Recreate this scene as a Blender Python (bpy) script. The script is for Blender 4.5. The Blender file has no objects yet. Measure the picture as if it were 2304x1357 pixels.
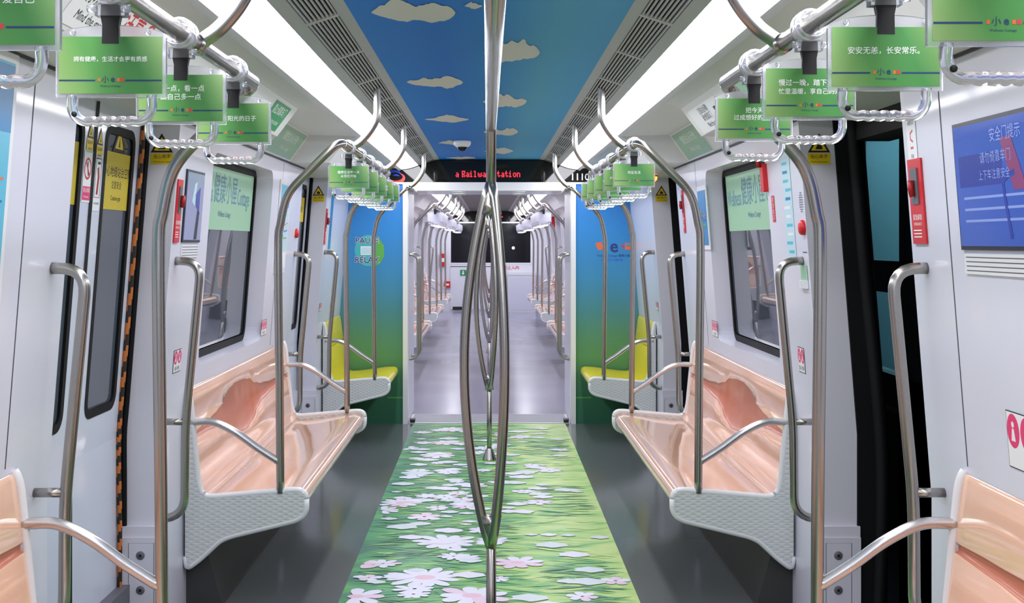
import bpy, bmesh, math, random
from mathutils import Vector, Matrix
random.seed(7)
PI = math.pi
SC = bpy.context.scene
COL = SC.collection
F, VX, VY, EYE = 2850.0, 1101.0, 546.0, 1.5      # focal length in px, vanishing point, eye height

# ------------------------------------------------------------------ materials
def lin(c):
    return tuple(((v / 255) / 12.92 if v / 255 <= .04045 else ((v / 255 + .055) / 1.055) ** 2.4) for v in c)
MATS = {}
def mat(name, rgb, rough=.5, metal=0, spec=.5, trans=0, ior=1.45, emit=0, coat=0, bump=None):
    m = bpy.data.materials.new(name); m.use_nodes = True
    b = m.node_tree.nodes['Principled BSDF']
    c = (*lin(rgb), 1)
    b.inputs['Base Color'].default_value = c
    b.inputs['Roughness'].default_value = rough
    b.inputs['Metallic'].default_value = metal
    b.inputs['Specular IOR Level'].default_value = spec
    b.inputs['Transmission Weight'].default_value = trans
    b.inputs['IOR'].default_value = ior
    b.inputs['Coat Weight'].default_value = coat
    b.inputs['Coat Roughness'].default_value = .06
    if emit:
        b.inputs['Emission Color'].default_value = c
        b.inputs['Emission Strength'].default_value = emit
    MATS[name] = m
    return m
def nodes(m):
    nt = m.node_tree
    return nt, nt.nodes, nt.links, nt.nodes['Principled BSDF']
def add_noise(m, scale=(1, 1, 1), nscale=5, detail=4, lo=.9, hi=1.05, rough=None, bump=0):
    """small procedural variation of the base colour (and roughness, bump)"""
    nt, N, L, b = nodes(m)
    tc = N.new('ShaderNodeTexCoord'); mp = N.new('ShaderNodeMapping'); mp.inputs['Scale'].default_value = scale
    nz = N.new('ShaderNodeTexNoise'); nz.inputs['Scale'].default_value = nscale; nz.inputs['Detail'].default_value = detail
    L.new(tc.outputs['Object'], mp.inputs['Vector']); L.new(mp.outputs['Vector'], nz.inputs['Vector'])
    mr = N.new('ShaderNodeMapRange'); mr.inputs['To Min'].default_value = lo; mr.inputs['To Max'].default_value = hi
    L.new(nz.outputs['Fac'], mr.inputs['Value'])
    mx = N.new('ShaderNodeMix'); mx.data_type = 'RGBA'; mx.blend_type = 'MULTIPLY'; mx.inputs['Factor'].default_value = 1
    mx.inputs['A'].default_value = b.inputs['Base Color'].default_value
    L.new(mr.outputs['Result'], mx.inputs['B']); L.new(mx.outputs['Result'], b.inputs['Base Color'])
    if rough:
        r2 = N.new('ShaderNodeMapRange'); r2.inputs['To Min'].default_value, r2.inputs['To Max'].default_value = rough
        L.new(nz.outputs['Fac'], r2.inputs['Value']); L.new(r2.outputs['Result'], b.inputs['Roughness'])
    if bump:
        bp = N.new('ShaderNodeBump'); bp.inputs['Strength'].default_value = bump; bp.inputs['Distance'].default_value = .01
        L.new(nz.outputs['Fac'], bp.inputs['Height']); L.new(bp.outputs['Normal'], b.inputs['Normal'])
def ramp_axis(m, axis, lo, hi, stops):
    """colour gradient along one object axis"""
    nt, N, L, b = nodes(m)
    tc = N.new('ShaderNodeTexCoord'); sp = N.new('ShaderNodeSeparateXYZ'); L.new(tc.outputs['Object'], sp.inputs[0])
    mr = N.new('ShaderNodeMapRange'); mr.inputs['From Min'].default_value = lo; mr.inputs['From Max'].default_value = hi
    L.new(sp.outputs[axis], mr.inputs['Value'])
    cr = N.new('ShaderNodeValToRGB'); e = cr.color_ramp.elements
    while len(e) < len(stops): e.new(.5)
    for el, (p, c) in zip(e, stops): el.position = p; el.color = (*lin(c), 1)
    L.new(mr.outputs['Result'], cr.inputs['Fac']); L.new(cr.outputs['Color'], b.inputs['Base Color'])
    return cr

mat('wall_white', (218, 219, 234), .3, coat=.25); add_noise(MATS['wall_white'], nscale=.8, lo=.97, hi=1.01)
mat('jamb_white', (214, 213, 224), .35, coat=.15); add_noise(MATS['jamb_white'], nscale=.8, lo=.97, hi=1.01)
mat('door_white', (208, 214, 232), .28, coat=.3); add_noise(MATS['door_white'], nscale=.9, lo=.97, hi=1.01)
mat('cove_white', (222, 224, 226), .4); add_noise(MATS['cove_white'], nscale=.8, lo=.97, hi=1.01)
mat('frame_white', (232, 233, 238), .3)
mat('grey_trim', (168, 170, 172), .45); add_noise(MATS['grey_trim'], nscale=2, lo=.95, hi=1.02)
mat('grille_slat', (178, 179, 180), .5)
mat('black_void', (8, 8, 9), .7)
mat('rubber', (12, 13, 16), .6, spec=.25)
mat('dark_frame', (34, 33, 34), .5)
mat('groove', (60, 60, 72), .6)
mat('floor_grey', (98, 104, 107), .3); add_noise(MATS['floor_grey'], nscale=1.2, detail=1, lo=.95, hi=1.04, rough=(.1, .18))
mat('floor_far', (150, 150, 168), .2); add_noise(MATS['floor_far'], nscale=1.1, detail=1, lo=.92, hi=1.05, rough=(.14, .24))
mat('threshold', (196, 196, 204), .35, .3)
mat('steel', (170, 167, 161), .27, 1)
mat('steel_light', (196, 194, 193), .28, 1)
mat('peach', (240, 194, 166), .12, coat=.8); add_noise(MATS['peach'], nscale=1.5, lo=.97, hi=1.02)
mat('salmon', (192, 116, 92), .3, spec=.3, coat=.1)
mat('yellow_seat', (246, 228, 36), .25, coat=.4)
mat('yellow_deep', (212, 190, 20), .3)
mat('panel_grey', (206, 210, 210), .5)
mat('rim_white', (224, 225, 228), .35, coat=.2)
mat('acrylic', (248, 249, 255), .14, trans=.86, ior=1.4)
mat('strap_black', (34, 33, 36), .6)
mat('card_pale', (206, 207, 222), .4)
mat('plastic_grey', (96, 98, 106), .5)
mat('text_white', (240, 245, 240), .5)
mat('line_navy', (28, 60, 110), .5)
mat('logo_orange', (232, 110, 60), .5); mat('logo_green', (96, 176, 84), .5); mat('logo_blue', (40, 100, 180), .5); mat('logo_red', (214, 60, 66), .5)
mat('red', (206, 34, 44), .35); mat('red_deep', (160, 22, 30), .4)
mat('pink', (226, 54, 116), .4)
mat('sticker_yellow', (226, 196, 32), .4); mat('sign_olive', (196, 176, 48), .5); mat('sticker_black', (28, 26, 20), .5); mat('sticker_white', (232, 234, 238), .4)
mat('sticker_green', (40, 146, 92), .4); mat('poster_green', (150, 190, 164), .35)
mat('banner_green', (158, 204, 172), .4); mat('banner_text', (96, 140, 172), .5)
mat('map_blue', (28, 128, 190), .3); mat('map_teal', (92, 186, 216), .3); mat('map_pale', (190, 222, 232), .3)
mat('cloud', (206, 206, 200), .6)
mat('led_red', (255, 40, 60), .5, emit=2.2)
mat('lamp_orange', (255, 150, 50), .4, emit=3)
mat('decal_teal', (74, 182, 188), .4)
mat('far_ceiling', (100, 94, 94), .5)
mat('header_black', (22, 23, 23), .03)
mat('number_white', (245, 245, 245), .5)
mat('print_navy', (40, 60, 130), .5)
mat('signal_blue', (46, 84, 226), .4)
mat('camera_white', (225, 226, 228), .35); mat('camera_dome', (16, 16, 20), .08)
mat('cord_orange', (188, 106, 46), .6); mat('cord_black', (40, 32, 26), .6)
mat('undercover', (56, 58, 58), .6)
mat('cab_white', (222, 223, 230), .35)
mat('platform_teal', (172, 200, 206), .6)
mat('diffuser', (249, 248, 255), .5, emit=17.5)
mat('diffuser_end', (226, 210, 196), .5)
mat('downlight', (255, 252, 246), .4, emit=6)
mat('screen_frame', (30, 34, 48), .3)

# tinted, strongly reflecting carriage glass
g = mat('window_glass', (84, 94, 106), .015, trans=.35, ior=2.1, spec=.7)
g = mat('door_glass', (92, 102, 116), .06, trans=.3, ior=1.6)
g = mat('platform_glass', (150, 205, 220), .05, trans=.9, ior=1.45)
# end-panel moulded diamond texture
mp_ = MATS['panel_grey']; nt, N, L, b = nodes(mp_)
tc = N.new('ShaderNodeTexCoord'); last = None
for ang in (.45, -.45):
    mpn = N.new('ShaderNodeMapping'); mpn.inputs['Rotation'].default_value = (0, ang, 0); mpn.inputs['Scale'].default_value = (1, 0, 1)
    w = N.new('ShaderNodeTexWave'); w.bands_direction = 'Z'; w.inputs['Scale'].default_value = 17; w.inputs['Distortion'].default_value = .6
    L.new(tc.outputs['Object'], mpn.inputs[0]); L.new(mpn.outputs[0], w.inputs['Vector'])
    if last:
        mm = N.new('ShaderNodeMath'); mm.operation = 'MAXIMUM'; L.new(last.outputs['Fac'], mm.inputs[0]); L.new(w.outputs['Fac'], mm.inputs[1])
    last = w
bp = N.new('ShaderNodeBump'); bp.inputs['Strength'].default_value = .32; bp.inputs['Distance'].default_value = .005
L.new(mm.outputs[0], bp.inputs['Height']); L.new(bp.outputs['Normal'], b.inputs['Normal'])

# sky print on the ceiling; base colour shifts from blue to teal across it
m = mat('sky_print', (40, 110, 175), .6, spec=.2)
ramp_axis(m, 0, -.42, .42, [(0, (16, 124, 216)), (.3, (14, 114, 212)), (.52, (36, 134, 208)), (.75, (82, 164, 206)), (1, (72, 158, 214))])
# bulkhead print: blue sky down to green grass
m = mat('bulkhead_print', (40, 110, 175), .35)
ramp_axis(m, 2, 0, 2, [(0, (50, 116, 88)), (.12, (58, 122, 90)), (.28, (86, 144, 96)), (.36, (84, 142, 114)), (.46, (74, 138, 146)), (.6, (62, 140, 186)), (.8, (48, 136, 208)), (1, (38, 116, 200))])
# strap-card print
m = mat('card_green', (90, 165, 90), .35)
nt, N, L, b = nodes(m)
tc = N.new('ShaderNodeTexCoord'); sp = N.new('ShaderNodeSeparateXYZ'); L.new(tc.outputs['Object'], sp.inputs[0])
ad = N.new('ShaderNodeMath'); ad.operation = 'MULTIPLY_ADD'; ad.inputs[1].default_value = 2.2; L.new(sp.outputs[0], ad.inputs[0]); L.new(sp.outputs[2], ad.inputs[2])
mr = N.new('ShaderNodeMapRange'); mr.inputs['From Min'].default_value = -.35; mr.inputs['From Max'].default_value = .1; L.new(ad.outputs[0], mr.inputs['Value'])
cr = N.new('ShaderNodeValToRGB'); e = cr.color_ramp.elements
for _ in range(2): e.new(.5)
for el, (p, c) in zip(e, [(0, (150, 182, 112)), (.35, (86, 150, 76)), (.7, (72, 138, 74)), (1, (128, 164, 100))]): el.position = p; el.color = (*lin(c), 1)
L.new(mr.outputs['Result'], cr.inputs['Fac']); L.new(cr.outputs['Color'], b.inputs['Base Color'])
# meadow print on the floor mat
m = mat('meadow', (100, 160, 80), .4)
nt, N, L, b = nodes(m)
tc = N.new('ShaderNodeTexCoord'); mpn = N.new('ShaderNodeMapping'); mpn.inputs['Scale'].default_value = (1.6, 3.2, 1)
nz = N.new('ShaderNodeTexNoise'); nz.inputs['Scale'].default_value = 2.3; nz.inputs['Detail'].default_value = 6; nz.inputs['Distortion'].default_value = .8
L.new(tc.outputs['Object'], mpn.inputs[0]); L.new(mpn.outputs[0], nz.inputs['Vector'])
sp = N.new('ShaderNodeSeparateXYZ'); L.new(tc.outputs['Object'], sp.inputs[0])
mr = N.new('ShaderNodeMapRange'); mr.inputs['From Min'].default_value = -.6; mr.inputs['From Max'].default_value = .5
mr.inputs['To Min'].default_value = -.24; mr.inputs['To Max'].default_value = .2; L.new(sp.outputs[0], mr.inputs['Value'])
ad = N.new('ShaderNodeMath'); ad.operation = 'ADD'; L.new(nz.outputs['Fac'], ad.inputs[0]); L.new(mr.outputs['Result'], ad.inputs[1])
cr = N.new('ShaderNodeValToRGB'); e = cr.color_ramp.elements
for _ in range(3): e.new(.5)
for el, (p, c) in zip(e, [(.2, (40, 112, 88)), (.36, (64, 154, 90)), (.52, (112, 178, 92)), (.62, (164, 204, 112)), (.8, (190, 214, 132))]): el.position = p; el.color = (*lin(c), 1)
L.new(ad.outputs[0], cr.inputs['Fac']); L.new(cr.outputs['Color'], b.inputs['Base Color'])
for k, c in (('grass_dark', (42, 118, 80)), ('grass_mid', (72, 162, 92)), ('grass_light', (156, 206, 108)), ('grass_pale', (196, 220, 140)),
             ('petal_white', (222, 222, 240)), ('petal_pink', (224, 198, 220)), ('petal_core', (226, 184, 204)), ('petal_far', (206, 216, 224))):
    mat(k, c, .4)
# screen with its own picture
m = mat('screen_blue', (50, 80, 165), .12, emit=.35)
m2 = mat('screen_grey', (132, 138, 172), .12, emit=.3)
mat('screen_dark', (34, 52, 140), .2, emit=.3); mat('screen_maroon', (120, 50, 100), .2, emit=.3); mat('screen_text', (120, 140, 200), .3, emit=.3)

# ------------------------------------------------------------------ mesh builder
class MB:
    def __init__(s): s.v, s.f, s.m, s.ms, s.sm = [], [], [], [], []
    def mi(s, name):
        if name not in s.ms: s.ms.append(name)
        return s.ms.index(name)
    def add(s, vs, fs, m, smooth=False):
        o = len(s.v); k = s.mi(m)
        s.v += [tuple(v) for v in vs]
        for f in fs: s.f.append([i + o for i in f]); s.m.append(k); s.sm.append(smooth)
    def box(s, x0, x1, y0, y1, z0, z1, m):
        s.add([(x, y, z) for x in (x0, x1) for y in (y0, y1) for z in (z0, z1)],
              [(0, 1, 3, 2), (4, 6, 7, 5), (0, 4, 5, 1), (2, 3, 7, 6), (0, 2, 6, 4), (1, 5, 7, 3)], m)
    def poly(s, pts, m): s.add(pts, [list(range(len(pts)))], m)
    def prism_y(s, prof, y0, y1, m, smooth=False, caps=True):
        n = len(prof)
        vs = [(x, y0, z) for x, z in prof] + [(x, y1, z) for x, z in prof]
        s.add(vs, [(i, (i + 1) % n, (i + 1) % n + n, i + n) for i in range(n)], m, smooth)
        if caps:
            s.add(vs[:n], [list(range(n))], m); s.add(vs[n:], [list(range(n))], m)
    def strip_y(s, prof, y0, y1, m, smooth=False):
        n = len(prof)
        s.add([(x, y0, z) for x, z in prof] + [(x, y1, z) for x, z in prof], [(i, i + 1, i + 1 + n, i + n) for i in range(n - 1)], m, smooth)
    def tube(s, pts, r, m, seg=12, cap=True):
        pts = [Vector(p) for p in pts]; n = len(pts); rings = []
        rr = r if isinstance(r, (list, tuple)) else [r] * n
        t = [(pts[min(i + 1, n - 1)] - pts[max(i - 1, 0)]).normalized() for i in range(n)]
        a = t[0].orthogonal().normalized(); vs = []
        for i in range(n):
            a = (a - t[i] * a.dot(t[i])).normalized(); b = t[i].cross(a)
            vs += [pts[i] + (a * math.cos(2 * PI * k / seg) + b * math.sin(2 * PI * k / seg)) * rr[i] for k in range(seg)]
        fs = [(i * seg + k, i * seg + (k + 1) % seg, (i + 1) * seg + (k + 1) % seg, (i + 1) * seg + k) for i in range(n - 1) for k in range(seg)]
        s.add(vs, fs, m, True)
        if cap:
            s.add(vs[:seg], [list(range(seg))[::-1]], m); s.add(vs[-seg:], [list(range(seg))], m)
    def lathe(s, prof, c, m, seg=24, axis='z', smooth=True):
        vs = []
        for r, h in prof:
            for k in range(seg):
                a, bq = r * math.cos(2 * PI * k / seg), r * math.sin(2 * PI * k / seg)
                vs.append((c[0] + a, c[1] + bq, c[2] + h) if axis == 'z' else ((c[0] + h, c[1] + a, c[2] + bq) if axis == 'x' else (c[0] + a, c[1] + h, c[2] + bq)))
        n = len(prof)
        s.add(vs, [(i * seg + k, i * seg + (k + 1) % seg, (i + 1) * seg + (k + 1) % seg, (i + 1) * seg + k) for i in range(n - 1) for k in range(seg)], m, smooth)
    def flat(s, fr, pts, m, h=0):
        """polygon in a frame (origin, u, v)"""
        o, u, v = fr; w = u.cross(v)
        s.add([o + u * a + v * bq + w * h for a, bq in pts], [list(range(len(pts)))], m)
    def plate(s, fr, w, h, t, m, cx=0, cy=0, r=0):
        pts = rrect(cx - w / 2, cx + w / 2, cy - h / 2, cy + h / 2, r) if r else [(cx - w / 2, cy - h / 2), (cx + w / 2, cy - h / 2), (cx + w / 2, cy + h / 2), (cx - w / 2, cy + h / 2)]
        o, u, v = fr; n = u.cross(v); k = len(pts)
        vs = [o + u * a + v * bq for a, bq in pts] + [o + u * a + v * bq + n * t for a, bq in pts]
        s.add(vs, [list(range(k))[::-1], list(range(k, 2 * k))] + [(i, (i + 1) % k, (i + 1) % k + k, i + k) for i in range(k)], m)
    def rect(s, fr, cx, cy, w, h, m, lift): s.flat(fr, [(cx - w / 2, cy - h / 2), (cx + w / 2, cy - h / 2), (cx + w / 2, cy + h / 2), (cx - w / 2, cy + h / 2)], m, lift)
    def disc(s, fr, cx, cy, r, m, lift, ry=None, n=24): s.flat(fr, [(cx + r * math.cos(2 * PI * k / n), cy + (ry or r) * math.sin(2 * PI * k / n)) for k in range(n)], m, lift)
    def ribbon(s, fr, pts, w, m, lift):
        P = [Vector((a, bq, 0)) for a, bq in pts]; n = len(P); ws = w if isinstance(w, list) else [w] * n
        l, r = [], []
        for i in range(n):
            d = (P[min(i + 1, n - 1)] - P[max(i - 1, 0)]).normalized(); q = Vector((-d.y, d.x, 0))
            l.append(P[i] + q * ws[i] / 2); r.append(P[i] - q * ws[i] / 2)
        o, u, v = fr; nn = u.cross(v)
        s.add([o + u * p.x + v * p.y + nn * lift for p in l + r], [(i, i + n, i + 1 + n, i + 1) for i in range(n - 1)], m)
    def ringf(s, fr, cx, cy, r0, r1, m, lift, n=28, ry=1):
        s.ribbon(fr, [(cx + (r0 + r1) / 2 * math.cos(2 * PI * k / n), cy + ry * (r0 + r1) / 2 * math.sin(2 * PI * k / n)) for k in range(n + 1)], r1 - r0, m, lift)
    def text(s, fr, body, size, m, lift, cx=0, cy=0, bold=0, xs=1.0):
        o, u, v = fr; n = u.cross(v)
        vs, fs = text_mesh(body, size, bold)
        s.add([o + u * (cx + p[0] * xs) + v * (cy + p[1]) + n * lift for p in vs], fs, m)
    def build(s, name, parent=None, fix=True, wn=False):
        me = bpy.data.meshes.new(name); me.from_pydata([tuple(v) for v in s.v], [], s.f)
        for k in s.ms: me.materials.append(MATS[k])
        for p, k, q in zip(me.polygons, s.m, s.sm): p.material_index = k; p.use_smooth = q
        if fix:
            bm = bmesh.new(); bm.from_mesh(me); bmesh.ops.remove_doubles(bm, verts=bm.verts, dist=1e-5)
            bmesh.ops.recalc_face_normals(bm, faces=bm.faces); bm.to_mesh(me); bm.free()
        o = bpy.data.objects.new(name, me); COL.objects.link(o)
        if parent: o.parent = parent
        return o

_TX = {}
def text_mesh(body, size, bold=0):
    key = (body, bold)
    if key not in _TX:
        c = bpy.data.curves.new('t', 'FONT'); c.body = body; c.align_x = 'CENTER'; c.align_y = 'CENTER'; c.size = 1; c.resolution_u = 2; c.offset = bold
        o = bpy.data.objects.new('t', c); COL.objects.link(o)
        dg = bpy.context.evaluated_depsgraph_get()
        me = bpy.data.meshes.new_from_object(o.evaluated_get(dg))
        _TX[key] = ([tuple(v.co) for v in me.vertices], [list(p.vertices) for p in me.polygons])
        bpy.data.objects.remove(o); bpy.data.curves.remove(c); bpy.data.meshes.remove(me)
    vs, fs = _TX[key]
    return [(x * size, y * size) for x, y, z in vs], fs

def rrect(a0, a1, b0, b1, r, n=5):
    out = []
    for cx, cy, a in ((a1 - r, b1 - r, 0), (a0 + r, b1 - r, PI / 2), (a0 + r, b0 + r, PI), (a1 - r, b0 + r, 1.5 * PI)):
        out += [(cx + r * math.cos(a + PI / 2 * k / n), cy + r * math.sin(a + PI / 2 * k / n)) for k in range(n + 1)]
    return out
def spline(P, n=8):
    P = [Vector(p) for p in P]; out = []
    Q = [P[0] * 2 - P[1]] + P + [P[-1] * 2 - P[-2]]
    for i in range(1, len(Q) - 2):
        a, b, c, d = Q[i - 1], Q[i], Q[i + 1], Q[i + 2]
        for k in range(n):
            t = k / n
            out.append(.5 * ((2 * b) + (c - a) * t + (2 * a - 5 * b + 4 * c - d) * t * t + (3 * b - a - 3 * c + d) * t ** 3))
    out.append(P[-1]); return out
def bent(P, r, n=6):
    """polyline with rounded corners"""
    P = [Vector(p) for p in P]; out = [P[0]]
    for i in range(1, len(P) - 1):
        a = (P[i - 1] - P[i]); c = (P[i + 1] - P[i]); rr = min(r, a.length * (.95 if i == 1 else .49), c.length * (.95 if i == len(P) - 2 else .49))
        p0 = P[i] + a.normalized() * rr; p1 = P[i] + c.normalized() * rr
        for k in range(n + 1):
            t = k / n; out.append(p0 * (1 - t) ** 2 + P[i] * 2 * t * (1 - t) + p1 * t * t)
    out.append(P[-1]); return out

def tag(o, label=None, cat=None, group=None, kind=None):
    if label: o['label'] = label
    if cat: o['category'] = cat
    if group: o['group'] = group
    if kind: o['kind'] = kind
    return o
def empty(name, loc=(0, 0, 0)):
    o = bpy.data.objects.new(name, None); o.empty_display_size = .1; o.location = loc; COL.objects.link(o); return o
def part(mb, name, parent, **k):
    """mesh written in world space, parented under a thing"""
    o = mb.build(name, None, **k); o.parent = parent
    off = Vector(parent.location); p = parent.parent
    while p: off += Vector(p.location); p = p.parent
    for v in o.data.vertices: v.co -= off
    return o
def copy_tree(o, parent=None):
    c = o.copy(); COL.objects.link(c); c.parent = parent
    for ch in list(o.children): copy_tree(ch, c)
    return c
def struct(mb, name, label=None, cat=None, **k):
    o = mb.build(name, **k); o['kind'] = 'structure'
    if label: tag(o, label, cat)
    return o
def side(s): return 'left' if s < 0 else 'right'

# ------------------------------------------------------------------ carriage cross-section
def wx(z): return 1.25 if z <= .78 else 1.25 - (z - .78) * (.093 / 1.185)
TOPZ = 1.965
V3 = Vector
def wall_frame(s, Y, z, off=.001):
    sl = 0 if z <= .78 else -.093 / 1.185
    return (V3((s * (wx(z) - off), Y, z)), V3((0, -s, 0)), V3((s * sl, 0, 1)).normalized())
def front_frame(x, Y, z): return (V3((x, Y, z)), V3((1, 0, 0)), V3((0, 0, 1)))
def wall_at(px, py, extra=0):
    lo, hi = .3, 40
    for _ in range(50):
        Y = (lo + hi) / 2; x = abs(px - VX) / F * Y; z = EYE - (py - VY) / F * Y
        if x < wx(max(z, 0)) + extra: lo = Y
        else: hi = Y
    return Y, z
def at(px, py, Y): return (px - VX) / F * Y, EYE - (py - VY) / F * Y

def wmap(s, off): return lambda y, z: (s * (wx(z) + off), y, z)
def holed(mb, fn, y0, y1, z0, z1, hole, r, m, depth_fn=None, mr=None, n=5):
    """rectangular panel with a rounded hole, and the reveal going to depth_fn"""
    a0, a1, b0, b1 = hole; L_ = rrect(a0, a1, b0, b1, r, n); C = [(y1, z1), (y0, z1), (y0, z0), (y1, z0)]
    for q in range(4):
        arc = L_[q * (n + 1):(q + 1) * (n + 1)]
        for k in range(n): mb.poly([fn(*arc[k]), fn(*arc[k + 1]), fn(*C[q])], m)
        nx = L_[((q + 1) * (n + 1)) % len(L_)]
        mb.poly([fn(*arc[-1]), fn(*nx), fn(*C[(q + 1) % 4]), fn(*C[q])], m)
    if depth_fn:
        k = len(L_)
        for i in range(k): mb.poly([fn(*L_[i]), fn(*L_[(i + 1) % k]), depth_fn(*L_[(i + 1) % k]), depth_fn(*L_[i])], mr or m)
def ring(mb, fn, hole, r, w, m, fn2=None):
    a0, a1, b0, b1 = hole; A = rrect(a0, a1, b0, b1, r); B = rrect(a0 + w, a1 - w, b0 + w, b1 - w, max(r - w, .01)); k = len(A)
    for i in range(k):
        j = (i + 1) % k; mb.poly([fn(*A[i]), fn(*A[j]), fn(*B[j]), fn(*B[i])], m)
        if fn2: mb.poly([fn(*B[i]), fn(*B[j]), fn2(*B[j]), fn2(*B[i])], m)
def pane(mb, fn, hole, r, m, t=None):
    A = [fn(*p) for p in rrect(*hole, r)]
    mb.poly(A, m)

JD = .14                                            # depth of the door recess
COVE = MB()
def wall_run(mb, s, y0, y1, win=None, wall='wall_white'):
    f = wmap(s, 0); fd = wmap(s, .09)
    mb.poly([(s * 1.25, y0, 0), (s * 1.25, y1, 0), (s * 1.25, y1, .78), (s * 1.25, y0, .78)], wall)
    if win: holed(mb, f, y0, y1, .78, TOPZ, win, .07, wall, fd)
    else: mb.poly([f(y0, .78), f(y1, .78), f(y1, TOPZ), f(y0, TOPZ)], wall)
    P = [(s * 1.157, TOPZ), (s * 1.04, 2.125), (s * .757, 2.115)]
    COVE.strip_y(P, y0, y1, 'cove_white')
def jamb(mb, s, Y, m='jamb_white', inner=None):
    """flat face at the end of a wall run, looking along the car"""
    prof = [(wx(0), 0), (wx(.78), .78), (wx(TOPZ), TOPZ)]
    out = [(x + JD - .005, z) for x, z in prof]
    mb.poly([(s * x, Y, z) for x, z in prof + out[::-1]], m)
def header(mb, s, y0, y1):
    prof = [(1.46, TOPZ), (.93, TOPZ), (.84, 2.085), (.757, 2.115), (1.46, 2.25)]
    mb.prism_y([(s * x, z) for x, z in prof], y0, y1, 'cove_white')

# layout along the car
DOORS = [(-.75, .42), (3.58, 4.75), (7.9, 9.1)]
BENCH = [(.86, 3.3), (5.17, 7.6)]
END = 10.5
FAR0 = 11.35
FDOORS = [(12.35, 13.5), (16.65, 17.8), (20.95, 22.1), (25.0, 26.15)]
FBENCH = [(13.85, 16.25), (18.15, 20.55), (22.45, 24.65)]
FEND = 27.7
n_trim = 0
WIN1 = (5.36, 6.84, .975, 1.885)

for s in (-1, 1):
    mb = MB()
    runs = [(-3, -.75, None), (.42, 3.58, (1.1, 2.6, .975, 1.885)), (4.75, 7.9, WIN1), (9.1, END, None)]
    for y0, y1, w in runs: wall_run(mb, s, y0, y1, w)
    for d0, d1 in DOORS: jamb(mb, s, d0); jamb(mb, s, d1)
    for a, b_ in ((-1.2, .9), (2.65, 5.55), (7.35, 9.55)): header(COVE, s, a, b_)
    COVE.box(s * 1.0, s * 1.3, 10.47, END + .05, 1.97, 2.3, 'cove_white')
    struct(mb, 'wall_' + side(s), fix=False)
    n_trim += 1; struct(COVE, 'trim_%d' % n_trim, fix=False); COVE = MB()
    mb = MB()
    runs = [(FAR0, 12.35, None), (13.5, 16.65, (14.35, 15.75, .975, 1.885)), (17.8, 20.95, (18.65, 20.05, .975, 1.885)), (22.1, 25.0, (22.85, 24.25, .975, 1.885)), (26.15, FEND, None)]
    for y0, y1, w in runs: wall_run(mb, s, y0, y1, w)
    for d0, d1 in FDOORS: jamb(mb, s, d0); jamb(mb, s, d1); header(COVE, s, d0 - .4, d1 + .4)
    struct(mb, 'wall_' + side(s), fix=False)
    n_trim += 1; struct(COVE, 'trim_%d' % n_trim, fix=False); COVE = MB()

# floors
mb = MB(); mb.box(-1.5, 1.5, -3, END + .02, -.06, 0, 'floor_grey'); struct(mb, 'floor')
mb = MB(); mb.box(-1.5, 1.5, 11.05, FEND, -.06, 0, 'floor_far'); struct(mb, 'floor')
mb = MB()
mb.box(-.672, .672, END + .001, 11.05, -.06, .004, 'threshold')
for k in range(9): mb.box(-.65, .65, 10.56 + k * .055, 10.575 + k * .055, .004, .009, 'threshold')
for s in (-1, 1):
    mb.box(s * .62, s * .66, 10.52, 10.62, .004, .03, 'dark_frame')
tag(mb.build('threshold_plate'), 'ribbed silver threshold plate on the floor under the gangway opening', 'threshold')

# ceilings
def cloud(mb, cx, cy, w, h, m, seed):
    rnd = random.Random(seed); top, bot = [], []; n = 44
    ja = [rnd.uniform(-.14, .1) for _ in range(17)]; jb = [rnd.uniform(-.28, .2) for _ in range(17)]
    sm = lambda J, q: J[int(q * 15)] * (1 - q * 15 % 1) + J[int(q * 15) + 1] * (q * 15 % 1)
    for k in range(n + 1):
        t = k / n; e = min(1, 2.6 * t) ** .8 * min(1, 3.4 * (1 - t)) ** .5
        top.append((cx - w / 2 + w * t, cy + h / 2 * e * (.75 + .3 * math.sin(t * 9 + seed) * .5 + sm(ja, t) + rnd.uniform(-.025, .025))))
        bot.append((cx - w / 2 + w * t, cy - h / 2 * e * (.8 + .25 * math.sin(t * 7 + seed * 2) + sm(jb, t) + rnd.uniform(-.04, .04))))
    for k in range(n):
        mb.add([(top[k][0], top[k][1], 2.1885), (top[k + 1][0], top[k + 1][1], 2.1885), (bot[k + 1][0], bot[k + 1][1], 2.1885), (bot[k][0], bot[k][1], 2.1885)], [(0, 1, 2, 3)], m)
mb = MB()
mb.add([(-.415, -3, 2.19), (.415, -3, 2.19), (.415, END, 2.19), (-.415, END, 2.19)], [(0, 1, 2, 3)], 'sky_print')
clouds = [((835, 0), (1025, 52)), ((915, 170), (1042, 198)), ((955, 260), (1055, 275)), ((985, 316), (1060, 326)), ((1003, 352), (1070, 358)),
          ((1088, 93), (1215, 140)), ((1086, 212), (1185, 243)), ((1088, 287), (1166, 306)), ((1090, 333), (1155, 346)), ((1045, 8), (1085, 16))]
for k, ((ax, ay), (bx, by)) in enumerate(clouds):
    Y0 = .69 * F / (VY - ay); Y1 = .69 * F / (VY - by); ym = (Y0 + Y1) / 2
    cloud(mb, ((ax + bx) / 2 - VX) / F * ym, ym, (bx - ax) / F * ym, max(abs(Y1 - Y0), .1) * 1.15, 'cloud', k)
for k in range(6):
    cloud(mb, random.uniform(-.3, .3), 2.9 - k * .8, .3, .3, 'cloud', 30 + k)
struct(mb, 'ceiling', fix=False)
mb = MB(); mb.add([(-.415, FAR0, 2.19), (.415, FAR0, 2.19), (.415, FEND, 2.19), (-.415, FEND, 2.19)], [(0, 1, 2, 3)], 'far_ceiling')
struct(mb, 'ceiling', fix=False)

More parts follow.
